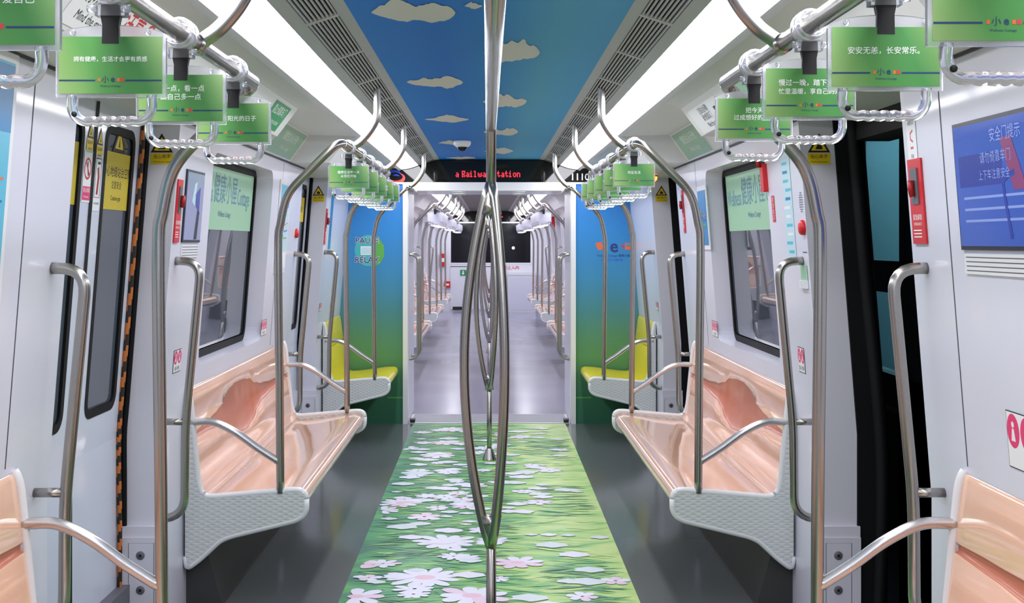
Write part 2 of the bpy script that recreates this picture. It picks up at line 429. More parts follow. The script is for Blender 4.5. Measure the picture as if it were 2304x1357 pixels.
for lbl, a, b_, le in (('near', -3, END, END - .06), ('far', FAR0, FEND, 27.64)):
    for s in (-1, 1):
        mb = MB()
        mb.prism_y([(s * .415, 2.19), (s * .452, 2.183), (s * .452, 2.2), (s * .415, 2.2)], a, b_, 'grey_trim')
        mb.prism_y([(s * .548, 2.152), (s * .588, 2.139), (s * .588, 2.16), (s * .548, 2.165)], a, b_, 'grey_trim')
        mb.prism_y([(s * .7245, 2.105), (s * .748, 2.094), (s * .76, 2.12), (s * .7245, 2.12)], a, b_, 'grey_trim')
        n_trim += 1; struct(mb, 'trim_%d' % n_trim)
        # ventilation grille
        g = empty('ventilation_grille', (s * .5, a, 2.17))
        where = 'beside the sky-printed ceiling' if lbl == 'near' else 'in the far car beyond the gangway'
        tag(g, 'long slotted grey ventilation grille along the %s ceiling %s' % (side(s), where), 'air vent')
        mb = MB(); mb.poly([(s * .452, a, 2.2), (s * .548, a, 2.175), (s * .548, b_, 2.175), (s * .452, b_, 2.2)], 'black_void'); part(mb, 'backing', g, fix=False)
        mb = MB()
        for k in range(8):
            t = (k + .5) / 8; x = .452 + .096 * t; z = 2.183 - .031 * t
            mb.prism_y([(s * (x - .0024), z), (s * (x + .0024), z - .0008), (s * (x + .0024), z + .006), (s * (x - .0024), z + .006)], a, b_, 'grille_slat')
        y = a + .3
        while y < b_:
            mb.prism_y([(s * .452, 2.1815), (s * .548, 2.1505), (s * .548, 2.162), (s * .452, 2.19)], y, y + .03, 'grille_slat'); y += .72 if lbl == 'near' else 1.4
        part(mb, 'slats', g)
        # light strip
        g = empty('ceiling_light', (s * .665, a, 2.12))
        tag(g, 'long glowing white light strip beside the %s vent %s' % (side(s), where), 'light')
        mb = MB(); n = 8
        prof = [(.588 + (.725 - .588) * k / n, 2.139 + (2.105 - 2.139) * k / n - .007 * math.sin(PI * k / n)) for k in range(n + 1)]
        mb.strip_y([(s * x, z) for x, z in prof], a, le, 'diffuser', True)
        part(mb, 'diffuser', g, fix=False)
        mb = MB(); mb.strip_y([(s * x, z) for x, z in prof], le, b_, 'diffuser_end', True)
        part(mb, 'end_cover', g, fix=False)

# back-of-car wall behind the viewer, and outer shells
mb = MB(); mb.box(-1.5, 1.5, -3.05, -3, 0, 2.3, 'wall_white'); struct(mb, 'wall_rear')

# ------------------------------------------------------------------ bulkhead with gangway opening
OX, OZ = .675, 1.93
mb = MB()
for s in (-1, 1):
    mb.box(min(s * .7, s * 1.38), max(s * .7, s * 1.38), END, END + .05, 0, 1.99, 'bulkhead_print')
    mb.rect(front_frame(s * .78, END - .0005, .215), 0, 0, .13, .012, 'logo_green', .0003)
struct(mb, 'wall_back')
mb = MB(); mb.box(-1.3, 1.3, END, END + .05, 1.99, 2.3, 'header_black'); struct(mb, 'wall_header')
mb = MB()
for s in (-1, 1): mb.box(min(s * OX, s * .715), max(s * OX, s * .715), END - .03, END + .12, 0, OZ, 'frame_white')
mb.box(-.715, .715, END - .03, END + .12, OZ, 1.99, 'frame_white')
mb.box(-1.2, 1.2, END - .012, END, 1.985, 2.0, 'frame_white')
n_trim += 1; struct(mb, 'trim_%d' % n_trim)
mb = MB()                                           # gangway tunnel
for s in (-1, 1):
    mb.box(min(s * OX, s * .9), max(s * OX, s * .9), END + .12, FAR0, 0, 2.0, 'wall_white')
    mb.box(min(s * 1.5, s * .9), max(s * 1.5, s * .9), FAR0 - .05, FAR0, 0, 2.3, 'wall_white')
mb.box(-.9, .9, END + .12, FAR0, OZ, 2.3, 'wall_white')
struct(mb, 'wall_gangway')
for k, (x, y, nm) in enumerate(((-.27, 10.78, 'nearer left'), (.27, 10.78, 'nearer right'), (-.27, 11.16, 'farther left'), (.27, 11.16, 'farther right'))):
    g = empty('downlight', (x, y, OZ)); tag(g, 'small round lit downlight, the %s of four in the gangway ceiling' % nm, 'light', 'gangway downlights')
    mb = MB(); mb.lathe([(.0, -.004), (.05, -.004)], (x, y, OZ), 'downlight'); part(mb, 'lamp', g)
    mb = MB(); mb.lathe([(.05, -.004), (.056, -.01), (.066, -.006), (.068, -.0005)], (x, y, OZ), 'frame_white'); part(mb, 'ring', g)
for s in (-1, 1):
    for k, y in enumerate((10.68, 11.0)):
        mb = MB(); x = s * OX
        mb.tube(bent([(x, y, 1.40), (s * .60, y, 1.40), (s * .60, y, .52), (x, y, .52)], .07), .014, 'steel')
        tag(mb.build('grab_rail'), 'vertical steel grab rail on the %s gangway wall, the %s of its pair' % (side(s), ('nearer', 'farther')[k]), 'grab rail')

# led sign
g = empty('destination_display', (0, END, 2.09)); tag(g, 'black dot-matrix display with red lettering over the gangway opening', 'sign')
mb = MB(); mb.box(-.47, .47, END - .02, END - .0005, 2.02, 2.175, 'header_black'); part(mb, 'housing', g)
mb = MB(); GLY = {'R': '1111,1001,1001,1110,1010,1001,1101', 'a': '0000,0000,0110,0001,0111,1001,0111', 'i': '0100,0000,1100,0100,0100,0100,1110', 'l': '1100,0100,0100,0100,0100,0100,1110', 'w': '00000,00000,10001,10101,10101,10101,01010',
       'y': '0000,0000,1001,1001,0111,0001,0110', 'S': '0111,1001,1000,0110,0001,1001,1110', 't': '0100,0100,1110,0100,0100,0101,0010', 'o': '0000,0000,0110,1001,1001,1001,0110', 'n': '0000,0000,1110,1001,1001,1001,1001'}
fr = front_frame(0, END - .021, 2.068); cx_ = at(1026, 0, END)[0]; dd = .0066
for ch in 'a Railway Station':
    if ch == ' ': cx_ += dd * 3; continue
    rows_ = GLY[ch].split(',')
    for r_, row in enumerate(rows_):
        for c_, bit in enumerate(row):
            if bit == '1': mb.rect(fr, cx_ + c_ * dd, (3 - r_) * dd * 1.12, dd * .98, dd * 1.06, 'led_red', .001)
    cx_ += dd * (len(rows_[0]) + 1)
part(mb, 'lettering', g, fix=False).__setitem__('label', 'glowing red lettering')
# operator emblem (blue and red swirl) and car number
fr = front_frame(-.78, END - .001, 2.047)
mb = MB()
arc = lambda cx, cy, r, a0, a1, n=18, e=.62: [(cx + r * math.cos(math.radians(a0 + (a1 - a0) * k / n)), cy + e * r * math.sin(math.radians(a0 + (a1 - a0) * k / n))) for k in range(n + 1)]
wd = lambda n, a, b_: [a + (b_ - a) * math.sin(PI * k / n) for k in range(n + 1)]
mb.ribbon(fr, arc(-.01, .008, .062, 20, 235), wd(18, .006, .026), 'signal_blue', .0004)
mb.ribbon(fr, arc(.012, -.008, .06, 200, 415), wd(18, .006, .026), 'logo_red', .0006)
mb.ribbon(fr, [(-.02, .012), (.01, .014), (.035, .006)], [.004, .012, .004], 'signal_blue', .0004)
tag(mb.build('emblem', fix=False), 'blue and red swirl emblem on the black header left of the gangway', 'emblem')
mb = MB(); mb.text(front_frame(.79, END - .001, 2.042), '111001', .08, 'number_white', .002, bold=.01)
tag(mb.build('car_number', fix=False), 'white car number on the black header right of the gangway', 'number')
mb = MB(); mb.lathe([(.03, 0), (.032, -.008), (.024, -.008)], (1.135, 8.75, TOPZ - .0005), 'plastic_grey', 16); mb.lathe([(.026, -.006), (.024, -.03), (.012, -.042), (0, -.044)], (1.135, 8.75, TOPZ), 'lamp_orange', 16)
tag(mb.build('indicator_lamp'), 'small glowing orange indicator lamp above the second right door', 'lamp')
# bulkhead decals
x, z = at(829, 564, END); fr = front_frame(x, END - .0008, z)
mb = MB()
mb.disc(fr, .0, 0, .115, 'decal_teal', .0006, .13); mb.flat(fr, [(.03, .125), (.09, .1), (.13, .04), (.13, -.05), (.09, -.115), (.03, -.13), (.05, -.05), (.055, .04)], 'logo_green', .0014)
mb.rect(fr, -.012, 0, .105, .072, 'text_white', .0022); mb.rect(fr, -.012, 0, .09, .058, 'map_pale', .0032)
for t_, y_ in (('PAUSE', .082), ('RELAX', -.078)):
    mb.text(fr, t_, .068, 'text_white', .0022, -.012, y_, .05); mb.text(fr, t_, .068, 'print_navy', .0036, -.012, y_, .012)
mb.ringf(fr, .085, -.01, .012, .02, 'print_navy', .0006)
tag(mb.build('wall_decal', fix=False), 'round green PAUSE RELAX decal on the blue bulkhead left of the gangway', 'decal')
x, z = at(1380, 558, END); fr = front_frame(x, END - .0008, z)
mb = MB()
mb.flat(fr, [(-.15, .04), (-.10, .05), (-.08, 0), (-.11, -.02), (-.13, -.01)], 'logo_orange', .0004)
mb.rect(fr, -.065, .005, .035, .06, 'logo_green', .0004)
mb.text(fr, 'e', .15, 'print_navy', .0005, .005, .012, .02)
mb.flat(fr, [(.06, .03), (.09, .02), (.08, -.01)], 'logo_red', .0004)
mb.rect(fr, .125, .012, .055, .055, 'logo_orange', .0004); mb.rect(fr, .125, .02, .03, .014, 'bulkhead_print', .0006)
mb.text(fr, 'Wellness Cottage 健康小屋', .024, 'print_navy', .0005, 0, -.065)
mb.text(fr, '健康生活 乐享长安', .022, 'signal_blue', .0005, -.01, -.1)
tag(mb.build('wall_decal', fix=False), 'multicoloured logo decal with a dark e on the blue bulkhead right of the gangway', 'decal')
# dome camera
x = (1040 - VX) / F * 8.6
g = empty('dome_camera', (x, 8.6, 2.19)); tag(g, 'white dome security camera with dark eye on the sky-printed ceiling', 'camera')
mb = MB(); mb.lathe([(.058, 0), (.06, -.012), (.054, -.03), (.04, -.04), (.0, -.041)], (x, 8.6, 2.189), 'camera_white'); part(mb, 'housing', g)
mb = MB(); mb.lathe([(.034, -.038), (.032, -.052), (.02, -.066), (0, -.071)], (x, 8.6, 2.189), 'camera_dome'); part(mb, 'dome', g)['label'] = 'glossy dark dome'

# ------------------------------------------------------------------ windows
n_win = 0
def window(s, hole, n):
    root = empty('window_%d' % n, (s * 1.3, (hole[0] + hole[1]) / 2, hole[2])); root['kind'] = 'structure'
    h = (hole[0] - .012, hole[1] + .012, hole[2] - .012, hole[3] + .012)
    mb = MB(); ring(mb, wmap(s, .088), h, .075, .045, 'rubber', wmap(s, .1)); part(mb, 'gasket', root, fix=False)['label'] = 'black rubber gasket'
    mb = MB(); hh = (h[0] + .05, h[1] - .05, h[2] + .05, h[3] - .05)
    pane(mb, wmap(s, .098), hh, .03, 'window_glass'); pane(mb, wmap(s, .104), hh, .03, 'window_glass')
    A = rrect(*hh, .03); k = len(A); f0, f1 = wmap(s, .098), wmap(s, .104)
    for i in range(k): mb.poly([f0(*A[i]), f0(*A[(i + 1) % k]), f1(*A[(i + 1) % k]), f1(*A[i])], 'window_glass')
    part(mb, 'pane', root)
for s in (-1, 1):
    for hole in ((1.1, 2.6, .975, 1.885), WIN1, (14.35, 15.75, .975, 1.885), (18.65, 20.05, .975, 1.885), (22.85, 24.25, .975, 1.885)):
        n_win += 1; window(s, hole, n_win)
    # printed banner on the inside of the glass
    yb0, yb1 = 5.42, 6.77; zc = 1.725; hgt = .33
    o, u, v = wall_frame(s, (yb0 + yb1) / 2, zc, -.094)
    mb = MB(); mb.plate((o, u, v), yb1 - yb0 - .03, hgt, .0015, 'banner_green', cx=(.02 if s < 0 else .0))
    mb.text((o, u, v), 'Wellness', .12, 'banner_text', .0022, -.46, -.0, xs=.8)
    mb.text((o, u, v), '健康小屋', .15, 'banner_text', .0022, .0, .02, xs=.9); mb.text((o, u, v), 'Wellness Cottage', .04, 'banner_text', .0022, 0, -.09)
    mb.text((o, u, v), 'Cottage', .12, 'banner_text', .0022, .44, -.0, xs=.8)
    tag(mb.build('window_banner', fix=False), 'pale green lettered banner across the top of the %s window' % side(s), 'banner')

# ------------------------------------------------------------------ doors
def leaf(root, s, y0, y1, name='leaf'):
    f, fb = wmap(s, .13), wmap(s, .165); hole = (y0 + .1, y1 - .1, .9, 1.9)
    mb = MB()
    mb.poly([f(y0, 0), f(y1, 0), f(y1, .78), f(y0, .78)], 'door_white')
    holed(mb, f, y0, y1, .78, TOPZ, hole, .06, 'door_white', fb)
    for y in (y0, y1): mb.poly([f(y, 0), f(y, .78), f(y, TOPZ), fb(y, TOPZ), fb(y, .78), fb(y, 0)], 'door_white')
    mb.poly([fb(y0, 0), fb(y1, 0), fb(y1, .78), fb(y0, .78)], 'dark_frame')
    lf = part(mb, name, root, fix=False)
    mb = MB(); ring(mb, wmap(s, .128), (hole[0] - .004, hole[1] + .004, hole[2] - .004, hole[3] + .004), .06, .03, 'rubber', wmap(s, .14)); part(mb, 'gasket', lf, fix=False)['label'] = 'black rubber gasket'
    mb = MB(); pane(mb, wmap(s, .138), (hole[0] + .02, hole[1] - .02, hole[2] + .02, hole[3] - .02), .04, 'door_glass'); part(mb, 'pane', lf, fix=False)
    return lf
n_door = 0
for s, lst in ((-1, DOORS + FDOORS), (1, FDOORS)):
    for d0, d1 in lst:
        n_door += 1; root = empty('door_%d' % n_door, (s * 1.36, (d0 + d1) / 2, 0)); root['kind'] = 'structure'
        ym = (d0 + d1) / 2
        leaf(root, s, d0 + .02, ym - .012); leaf(root, s, ym + .012, d1 - .02)
        mb = MB(); f0, f1 = wmap(s, .126), wmap(s, .16)
        for ya, yb in ((ym - .013, ym + .013), (d0, d0 + .022), (d1 - .022, d1)):
            for z0, z1 in ((0, .78), (.78, TOPZ)):
                mb.poly([f0(ya, z0), f0(yb, z0), f0(yb, z1), f0(ya, z1)], 'rubber')
        part(mb, 'seal', root, fix=False)['label'] = 'black rubber door seal'
        mb = MB(); mb.box(min(s * 1.34, s * 1.46), max(s * 1.34, s * 1.46), d0, d1, 0, .225, 'plastic_grey'); part(mb, 'sill', root)['label'] = 'dark grey raised sill'
# open doorways of the near car, right-hand side
for d0, d1 in DOORS:
    n_door += 1; root = empty('door_%d' % n_door, (1.36, (d0 + d1) / 2, 0)); root['kind'] = 'structure'
    mb = MB()
    for Y, dy in ((d1, -.012), (d0, .012)):
        prof = [(wx(0), 0), (wx(.78), .78), (wx(TOPZ), TOPZ)]
        a = [(x + JD - .012, z) for x, z in prof]; b_ = [(x + JD + .1, z) for x, z in prof]
        for yy in (Y, Y + dy): mb.poly([(x, yy, z) for x, z in a + b_[::-1]], 'rubber')
        for k in range(2): mb.poly([(a[k][0], Y, a[k][1]), (a[k + 1][0], Y, a[k + 1][1]), (a[k + 1][0], Y + dy, a[k + 1][1]), (a[k][0], Y + dy, a[k][1])], 'rubber')
        # soft bulging finger guard
        mb.tube(spline([(x + JD + .055, Y + dy * 2.5, z) for x, z in ((1.25, 0), (1.268, .45), (1.262, .8), (1.205, 1.4), (1.157, TOPZ))], 6), .026, 'rubber', 10)
    part(mb, 'seal', root, fix=False)['label'] = 'black rubber edge of the open doorway'
    mb = MB(); mb.box(1.26, 1.5, d0, d1, 0, .02, 'threshold'); part(mb, 'sill', root)
    mb = MB(); mb.box(1.36, 1.5, d0, d1, 1.88, TOPZ, 'black_void'); part(mb, 'track_cover', root)['label'] = 'black cover over the door track'
# orange and black striped cord along the left door edge
def cord_pts(): return [V3((-(wx(z) + .119 + dx * .3), 4.69 , z)) for z, dx in ((1.95, 0), (1.7, .0), (1.4, .004), (1.1, .01), (.85, .014), (.7, .012), (.5, .0), (.3, .0), (.02, 0))]
mb = MB(); P = spline(cord_pts(), 14)
n = len(P); seg = 10; vs = []
for i, p in enumerate(P):
    for k in range(seg): vs.append(p + V3((math.cos(2 * PI * k / seg), math.sin(2 * PI * k / seg), 0)) * .0095)
for i in range(n - 1):
    for k in range(seg):
        m = 'cord_orange' if ((i * 2 + k) % 10) < 5 else 'cord_black'
        mb.add([vs[i * seg + k], vs[i * seg + (k + 1) % seg], vs[(i + 1) * seg + (k + 1) % seg], vs[(i + 1) * seg + k]], [(0, 1, 2, 3)], m, True)
tag(mb.build('striped_cord'), 'orange and black twisted cord running down the edge of the left door', 'cord')

for d0, d1 in DOORS[1:]:
    mb = MB(); mb.tube(spline([(-(wx(z) + .117), d1 - .008, z) for z in (0, .3, .6, .78, .9, 1.2, 1.6, TOPZ)], 5), .0105, 'rubber', 8)
    tag(mb.build('door_seal'), 'black rubber seal down the far edge of the %s left doorway' % ('nearest' if d0 < 5 else 'second'), 'seal')
# platform outside the open doors
mb = MB()
for y0, y1 in ((-1, 5.38), (6.1, 9.4), (10.6, 14)): mb.box(1.74, 1.82, y0, y1, -.3, 2.5, 'dark_frame')
mb.box(1.74, 1.82, -1, 14, 2.02, 2.5, 'dark_frame'); mb.box(1.74, 1.82, -1, 14, -.3, .93, 'dark_frame')
g = mb.build('platform_screen'); tag(g, 'dark framed platform screen seen through the open right doorway', 'screen')
mb = MB(); mb.box(1.77, 1.778, 5.38, 6.1, .93, 2.02, 'platform_glass'); mb.build('pane', g)['label'] = 'teal lit glass of the screen'
mb = MB(); mb.box(1.77, 1.778, 9.4, 10.6, .93, 2.02, 'platform_glass'); mb.build('pane', g)['label'] = 'teal lit glass of the screen'
mb = MB(); mb.box(1.755, 1.768, 5.38, 6.1, 1.28, 1.42, 'dark_frame'); mb.build('crossbar', g)
mb = MB(); mb.box(3.6, 3.65, 3, 22, -.3, 2.8, 'platform_teal'); struct(mb, 'wall_platform')
mb = MB(); mb.box(1.82, 3.6, -1, 22, -.36, -.3, 'floor_grey'); struct(mb, 'floor')
lt = bpy.data.lights.new('platform_lamp', 'AREA'); lt.energy = 100; lt.size = 1.2; lt.size_y = 6; lt.shape = 'RECTANGLE'; lt.color = (.8, .95, 1)
lo = bpy.data.objects.new('platform_lamp', lt); lo.location = (2.8, 9.5, 2.7); COL.objects.link(lo)
# tunnel beyond the closed side
mb = MB()
mb.box(-2.6, -2.5, -3, 28, -.5, 3, 'dark_frame'); mb.box(2.55, 2.6, 14, 28, -.5, 3, 'dark_frame'); struct(mb, 'wall_tunnel')

# ------------------------------------------------------------------ benches
GT = [(0, .722, .698), (.1, .73, .694), (.17, .745, .685), (.24, .762, .668), (.29, .795, .645), (.33, .815, .612), (.38, .826, .592), (.45, .824, .582), (.52, .812, .60), (.58, .775, .64), (.65, .752, .668), (.78, .735, .682), (.9, .728, .692), (1, .722, .696)]
def gint(t, q):
    for (a, *va), (b_, *vb) in zip(GT, GT[1:]):
        if t <= b_ + 1e-9:
            u_ = (t - a) / (b_ - a); u_ = u_ * u_ * (3 - 2 * u_); return va[q] + (vb[q] - va[q]) * u_
    return GT[-1][1 + q]
def btop(t): return gint(t, 0)
def bbot(t): return gint(t, 1)
PROF = [(.45, 1.155), (.47, 1.172), (.52, 1.183), (.6, 1.193), (.72, 1.208), (.86, 1.226), (.885, 1.231), (.9, 1.237), (.9, 1.2395)]
def bx(z):
    for (z0, x0), (z1, x1) in zip(PROF, PROF[1:]):
        if z <= z1: return x0 + (x1 - x0) * (z - z0) / max(z1 - z0, 1e-6)
    return PROF[-1][1]
PANEL = [(.748, .455), (.752, .475), (.768, .488), (.80, .490), (1.12, .462), (1.155, .462), (1.178, .482), (1.19, .53), (1.208, .72), (1.222, .86), (1.230, .892), (1.239, .905),
         (1.239, .22), (1.234, .17), (1.18, .21), (1.10, .285), (1.06, .302), (.79, .368), (.762, .385), (.748, .41)]
def bench(s, y0, y1, label, cat='bench', col='peach', deep='salmon', ends=(1, 1), group=None):
    root = empty('bench_seat', (s * 1.0, (y0 + y1) / 2, 0)); tag(root, label, cat, group)
    # seat pan
    mb = MB(); a, b_ = y0 + .008, y1 - .008
    sp = [(1.16, .405), (.80, .395), (.768, .402), (.755, .425), (.754, .452), (.765, .470), (.79, .478), (.86, .474), (.97, .458), (1.07, .445), (1.13, .442), (1.16, .452)]
    ny = 24; nn = len(sp); vs = []
    for j in range(ny + 1):
        t = j / ny; y = a + (b_ - a) * t; w = 0
        for i, (x, z) in enumerate(sp): vs.append((s * x, y, z + (w if 7 <= i <= 9 else 0)))
    mb.add(vs, [(j * nn + i, j * nn + (i + 1) % nn, (j + 1) * nn + (i + 1) % nn, (j + 1) * nn + i) for j in range(ny) for i in range(nn)], col, True)
    mb.add(vs[:nn], [list(range(nn))], col); mb.add(vs[-nn:], [list(range(nn))], col)
    part(mb, 'seat', root)
    # backrest with recessed band
    mb = MB(); mg = MB(); ny = 60; rows = []
    for j in range(ny + 1):
        t = j / ny; y = a + (b_ - a) * t; zb, zt = bbot(t), btop(t)
        if col != 'peach': zb, zt = .70, .705
        col_pts = [(z, bx(z)) for z in (.45, .47, .52, .55)] + [(zb - .006, bx(zb - .006)), (zb, bx(zb) + .003)]
        bandp = [(zb + .004, bx(zb) + .012), (zt - .004, bx(zt) + .012)]
        up = [(zt, bx(zt) + .003), (zt + .006, bx(zt + .006)), (.862, bx(.862)), (.885, bx(.885)), (.896, 1.235), (.90, 1.2395)]
        rows.append([[(s * x, y, z) for z, x in g] for g in (col_pts, [col_pts[-1]] + bandp + [up[0]], up)])
    for g, (m_, mm) in enumerate(((col, mb), (deep, mg), (col, mb))):
        nn = len(rows[0][g]); vs = [p for r in rows for p in r[g]]
        mm.add(vs, [(j * nn + i, j * nn + i + 1, (j + 1) * nn + i + 1, (j + 1) * nn + i) for j in range(ny) for i in range(nn - 1)], m_, True)
    br = part(mb, 'backrest', root, fix=False)
    part(mg, 'groove', br, fix=False)['label'] = 'darker recessed band across the backrest'
    # end panels
    for k, (on, y) in enumerate(zip(ends, (y0, y1))):
        if not on: continue
        mb = MB(); yy = (y - .012, y + .012)
        mb.prism_y([(s * x, z) for x, z in PANEL], yy[0], yy[1], 'panel_grey'); pn = part(mb, 'end_panel', root)
        mb = MB(); pts = [(s * x, y, z) for x, z in PANEL]
        cpts = bent(pts[:12], .02, 3); mb.tube(cpts, .0135, 'rim_white', 8)
        mb.tube(bent(pts[12:] + [pts[0]], .02, 3), .0135, 'rim_white', 8)
        part(mb, 'rim', pn)['label'] = 'smooth white edge of the panel'
    mb = MB()
    mb.prism_y([(s * 1.25, .38), (s * 1.2, .36), (s * 1.1, .0), (s * 1.25, .0)], y0 + .05, y1 - .05, 'undercover'); part(mb, 'under_cover', root)['label'] = 'grey cover under the seat'
    return root
ORD = ['first', 'second', 'third', 'fourth', 'fifth', 'sixth', 'seventh', 'eighth']
for s in (-1, 1):
    bench(s, .86, 3.3, 'peach bench seat at the bottom %s corner, cut off by the frame' % side(s))
    bench(s, 5.17, 7.6, 'long peach bench seat under the bannered %s window' % side(s))
    bench(s, 9.43, END - .02, 'short yellow bench seat against the blue bulkhead on the %s' % side(s), col='yellow_seat', deep='yellow_deep', ends=(1, 0))
    for k, (a, b_) in enumerate(FBENCH):
        bench(s, a, b_, 'peach bench on the %s of the far car, %s beyond the gangway' % (side(s), ORD[k]), group='benches of the far car')

# ------------------------------------------------------------------ hand rails
RX, RZ, RR = .605, 1.91, .0175
POST = [(.853, .478), (.856, .9), (.862, 1.46), (.852, 1.58), (.818, 1.70), (.728, 1.80), (.645, 1.882), (RX, RZ)]
ARM = [(1.222, .767), (1.127, .767), (1.036, .725), (.945, .66), (.857, .604)]
HANG = [(RX, RZ), (.556, 1.945), (.512, 2.0), (.49, 2.06), (.489, 2.185)]
def rail_set(s, y0, y1, posts, hangers, label, arms=None, group=None):
    root = empty('hand_rail', (s * RX, (y0 + y1) / 2, RZ)); tag(root, label, 'hand rail', group)
    mb = MB(); mb.tube([(s * RX, y0 + (.06 if y0 in posts else 0), RZ), (s * RX, y1 - (.06 if y1 in posts else 0), RZ)], RR, 'steel', 16); part(mb, 'rail', root)
    for y in posts:
        mb = MB(); dy = .07 if y == y0 else -.07; mb.tube(spline([(s * x, y, z) for x, z in POST[:-1]] + [(s * (RX + .012), y + dy * .28, RZ - .006), (s * RX, y + dy, RZ)], 8), .0168, 'steel', 16); part(mb, 'post', root)
        mb = MB(); mb.tube(spline([(s * x, y, z) for x, z in ARM], 6), .0155, 'steel_light', 14); part(mb, 'arm_rail', root)
    for y in hangers:
        mb = MB(); mb.tube(spline([(s * x, y, z) for x, z in HANG], 8), .0165, 'steel', 14); mb.lathe([(.0, 0), (.021, 0), (.021, .05), (0, .05)], (s * RX, y - .025, RZ), 'steel', 14, 'y'); part(mb, 'hanger', root)
for s in (-1, 1):
    rail_set(s, .86, 3.3, (.86, 3.3), (1.15, 2.62), 'overhead steel hand rail with end posts over the nearest %s bench' % side(s))
    rail_set(s, 5.17, 7.6, (5.17, 7.6), (5.53, 7.25), 'overhead steel hand rail with end posts over the middle %s peach bench' % side(s))
    rail_set(s, 9.43, END, (9.43,), (9.47,), 'overhead steel hand rail and post over the %s yellow seat' % side(s))
    for k, (a, b_) in enumerate(FBENCH):
        rail_set(s, a, b_, (a, b_), (a + .36, b_ - .36), 'steel hand rail over the %s bench beyond the gangway on the %s' % (ORD[k], side(s)), group='hand rails of the far car')

# door-side grab rails
def door_rail(s, y, label):
    root = empty('grab_rail', (s * 1.16, y, .5)); tag(root, label, 'grab rail')
    mb = MB(); mb.tube(bent([(s * (wx(1.43) - .0), y, 1.43), (s * 1.102, y, 1.43), (s * 1.162, y, .80), (s * 1.165, y, .455), (s * 1.25, y, .445)], .075), .0165, 'steel', 14); part(mb, 'tube', root)
    mb = MB(); mb.tube([(s * 1.16, y, .815), (s * 1.248, y, .815)], .013, 'steel', 12); part(mb, 'bracket', root)
for s in (-1, 1):
    for y, w in ((3.47, 'on the near side of the nearest %s door'), (4.84, 'on the far side of the nearest %s door'), (7.78, 'on the near side of the second %s door'), (9.2, 'beside the %s yellow seat')):
        door_rail(s, y, 'bent steel grab rail ' + w % side(s))
    for k, (a, b_) in enumerate(FDOORS[1:]):
        door_rail(s, a - .1, 'bent steel grab rail before the %s %s door of the far car' % (ORD[k + 1], side(s)))

# centre poles with three bowed branches
def centre_pole(x, Y, label, rail_to=None, far=False):
    root = empty('centre_pole', (x, Y, 0)); tag(root, label, 'pole')
    z0, z1 = .51, 1.67
    mb = MB(); mb.tube([(x, Y, .0), (x, Y, z0 + .02)], .0168, 'steel', 16); part(mb, 'lower_shaft', root)
    mb = MB(); mb.tube([(x, Y, z1 - .02), (x, Y, 2.19)], .0172, 'steel', 16); part(mb, 'upper_shaft', root)
    for k in range(3):
        a = PI + k * 2 * PI / 3; mb = MB(); pts = []
        for i in range(25):
            t = i / 24; r = .088 * math.sin(PI * t) ** .8 + .002
            pts.append((x + r * math.cos(a), Y + r * math.sin(a), z0 - .03 + (z1 - z0 + .06) * t))
        mb.tube(pts, .0165, 'steel', 12); part(mb, 'branch', root)
    for za, zb in ((z1 + .02, z1 - .075), (z0 - .02, z0 + .075)):
        mb = MB(); mb.lathe([(.012, za - z0), (.03, (za + 2 * zb) / 3 - z0), (.036, zb - z0), (0, zb - z0)], (x, Y, z0), 'steel', 18)
        part(mb, 'hub', root)
    mb = MB(); mb.lathe([(.0, .0), (.05, .0), (.046, .012), (.026, .075), (.018, .085)], (x, Y, 0), 'steel_light', 20); part(mb, 'floor_flange', root)
    if rail_to is not None:
        mb = MB(); mb.tube([(x + .006, rail_to, 1.888), (x, Y, 1.888)], .0178, 'steel', 18); part(mb, 'ceiling_rail', root)
    return root
centre_pole(.006, 4.25, 'nearest steel pole with three bowed branches standing on the flowered floor mat', .25)
centre_pole(.0, 8.72, 'second steel pole with bowed branches and cone foot before the gangway')
for k, y in enumerate((12.95, 17.25, 21.5, 25.6)):
    centre_pole(.0, y, 'steel branching pole in the far car, %s beyond the gangway' % ORD[k])

# ------------------------------------------------------------------ strap handles
CARDS = [('拥有健康，生活才会更有质感',), ('爱一点，看一点', '做自己多一点'), ('心里有阳光的日子',), ('安安无恙，长安常乐。',), ('慢过一晚，踏下疲惫', '忙里温暖，享自己的满'), ('把今天', '过成想好的一天'), ('今天也要好好爱自己',), ('健康生活每一天', '从现在开始'), ('热爱生活',)]
def card_mesh(k):
    mb = MB(); fr = (V3((0, -.0062, -.1265)), V3((1, 0, 0)), V3((0, 0, 1)))
    mb.plate(fr, .165, .091, .0016, 'card_green')
    return mb
def print_mesh(lines):
    mb = MB(); fr = (V3((0, -.0062, -.1265)), V3((1, 0, 0)), V3((0, 0, 1)))
    for i, t in enumerate(lines):
        size = min(.0135, .118 / max(len(t), 1))
        mb.text(fr, t, size, 'text_white', .0021, 0, (.009 if len(lines) == 1 else .018 - i * .0165), .006)
    for sx in (-1, 1): mb.rect(fr, sx * .053, -.0245, .058, .0024, 'line_navy', .002)
    for x, m_, w, h in ((-.0175, 'logo_orange', .004, .005), (.013, 'logo_orange', .004, .005), (.019, 'logo_red', .005, .006)):
        mb.rect(fr, x, -.0235, w, h, m_, .002)
    mb.text(fr, '小', .012, 'line_navy', .0022, -.008, -.0235); mb.text(fr, 'e', .014, 'line_navy', .0022, .004, -.0225, .02)
    mb.text(fr, 'Wellness Cottage', .0045, 'line_navy', .002, 0, -.0335)
    return mb
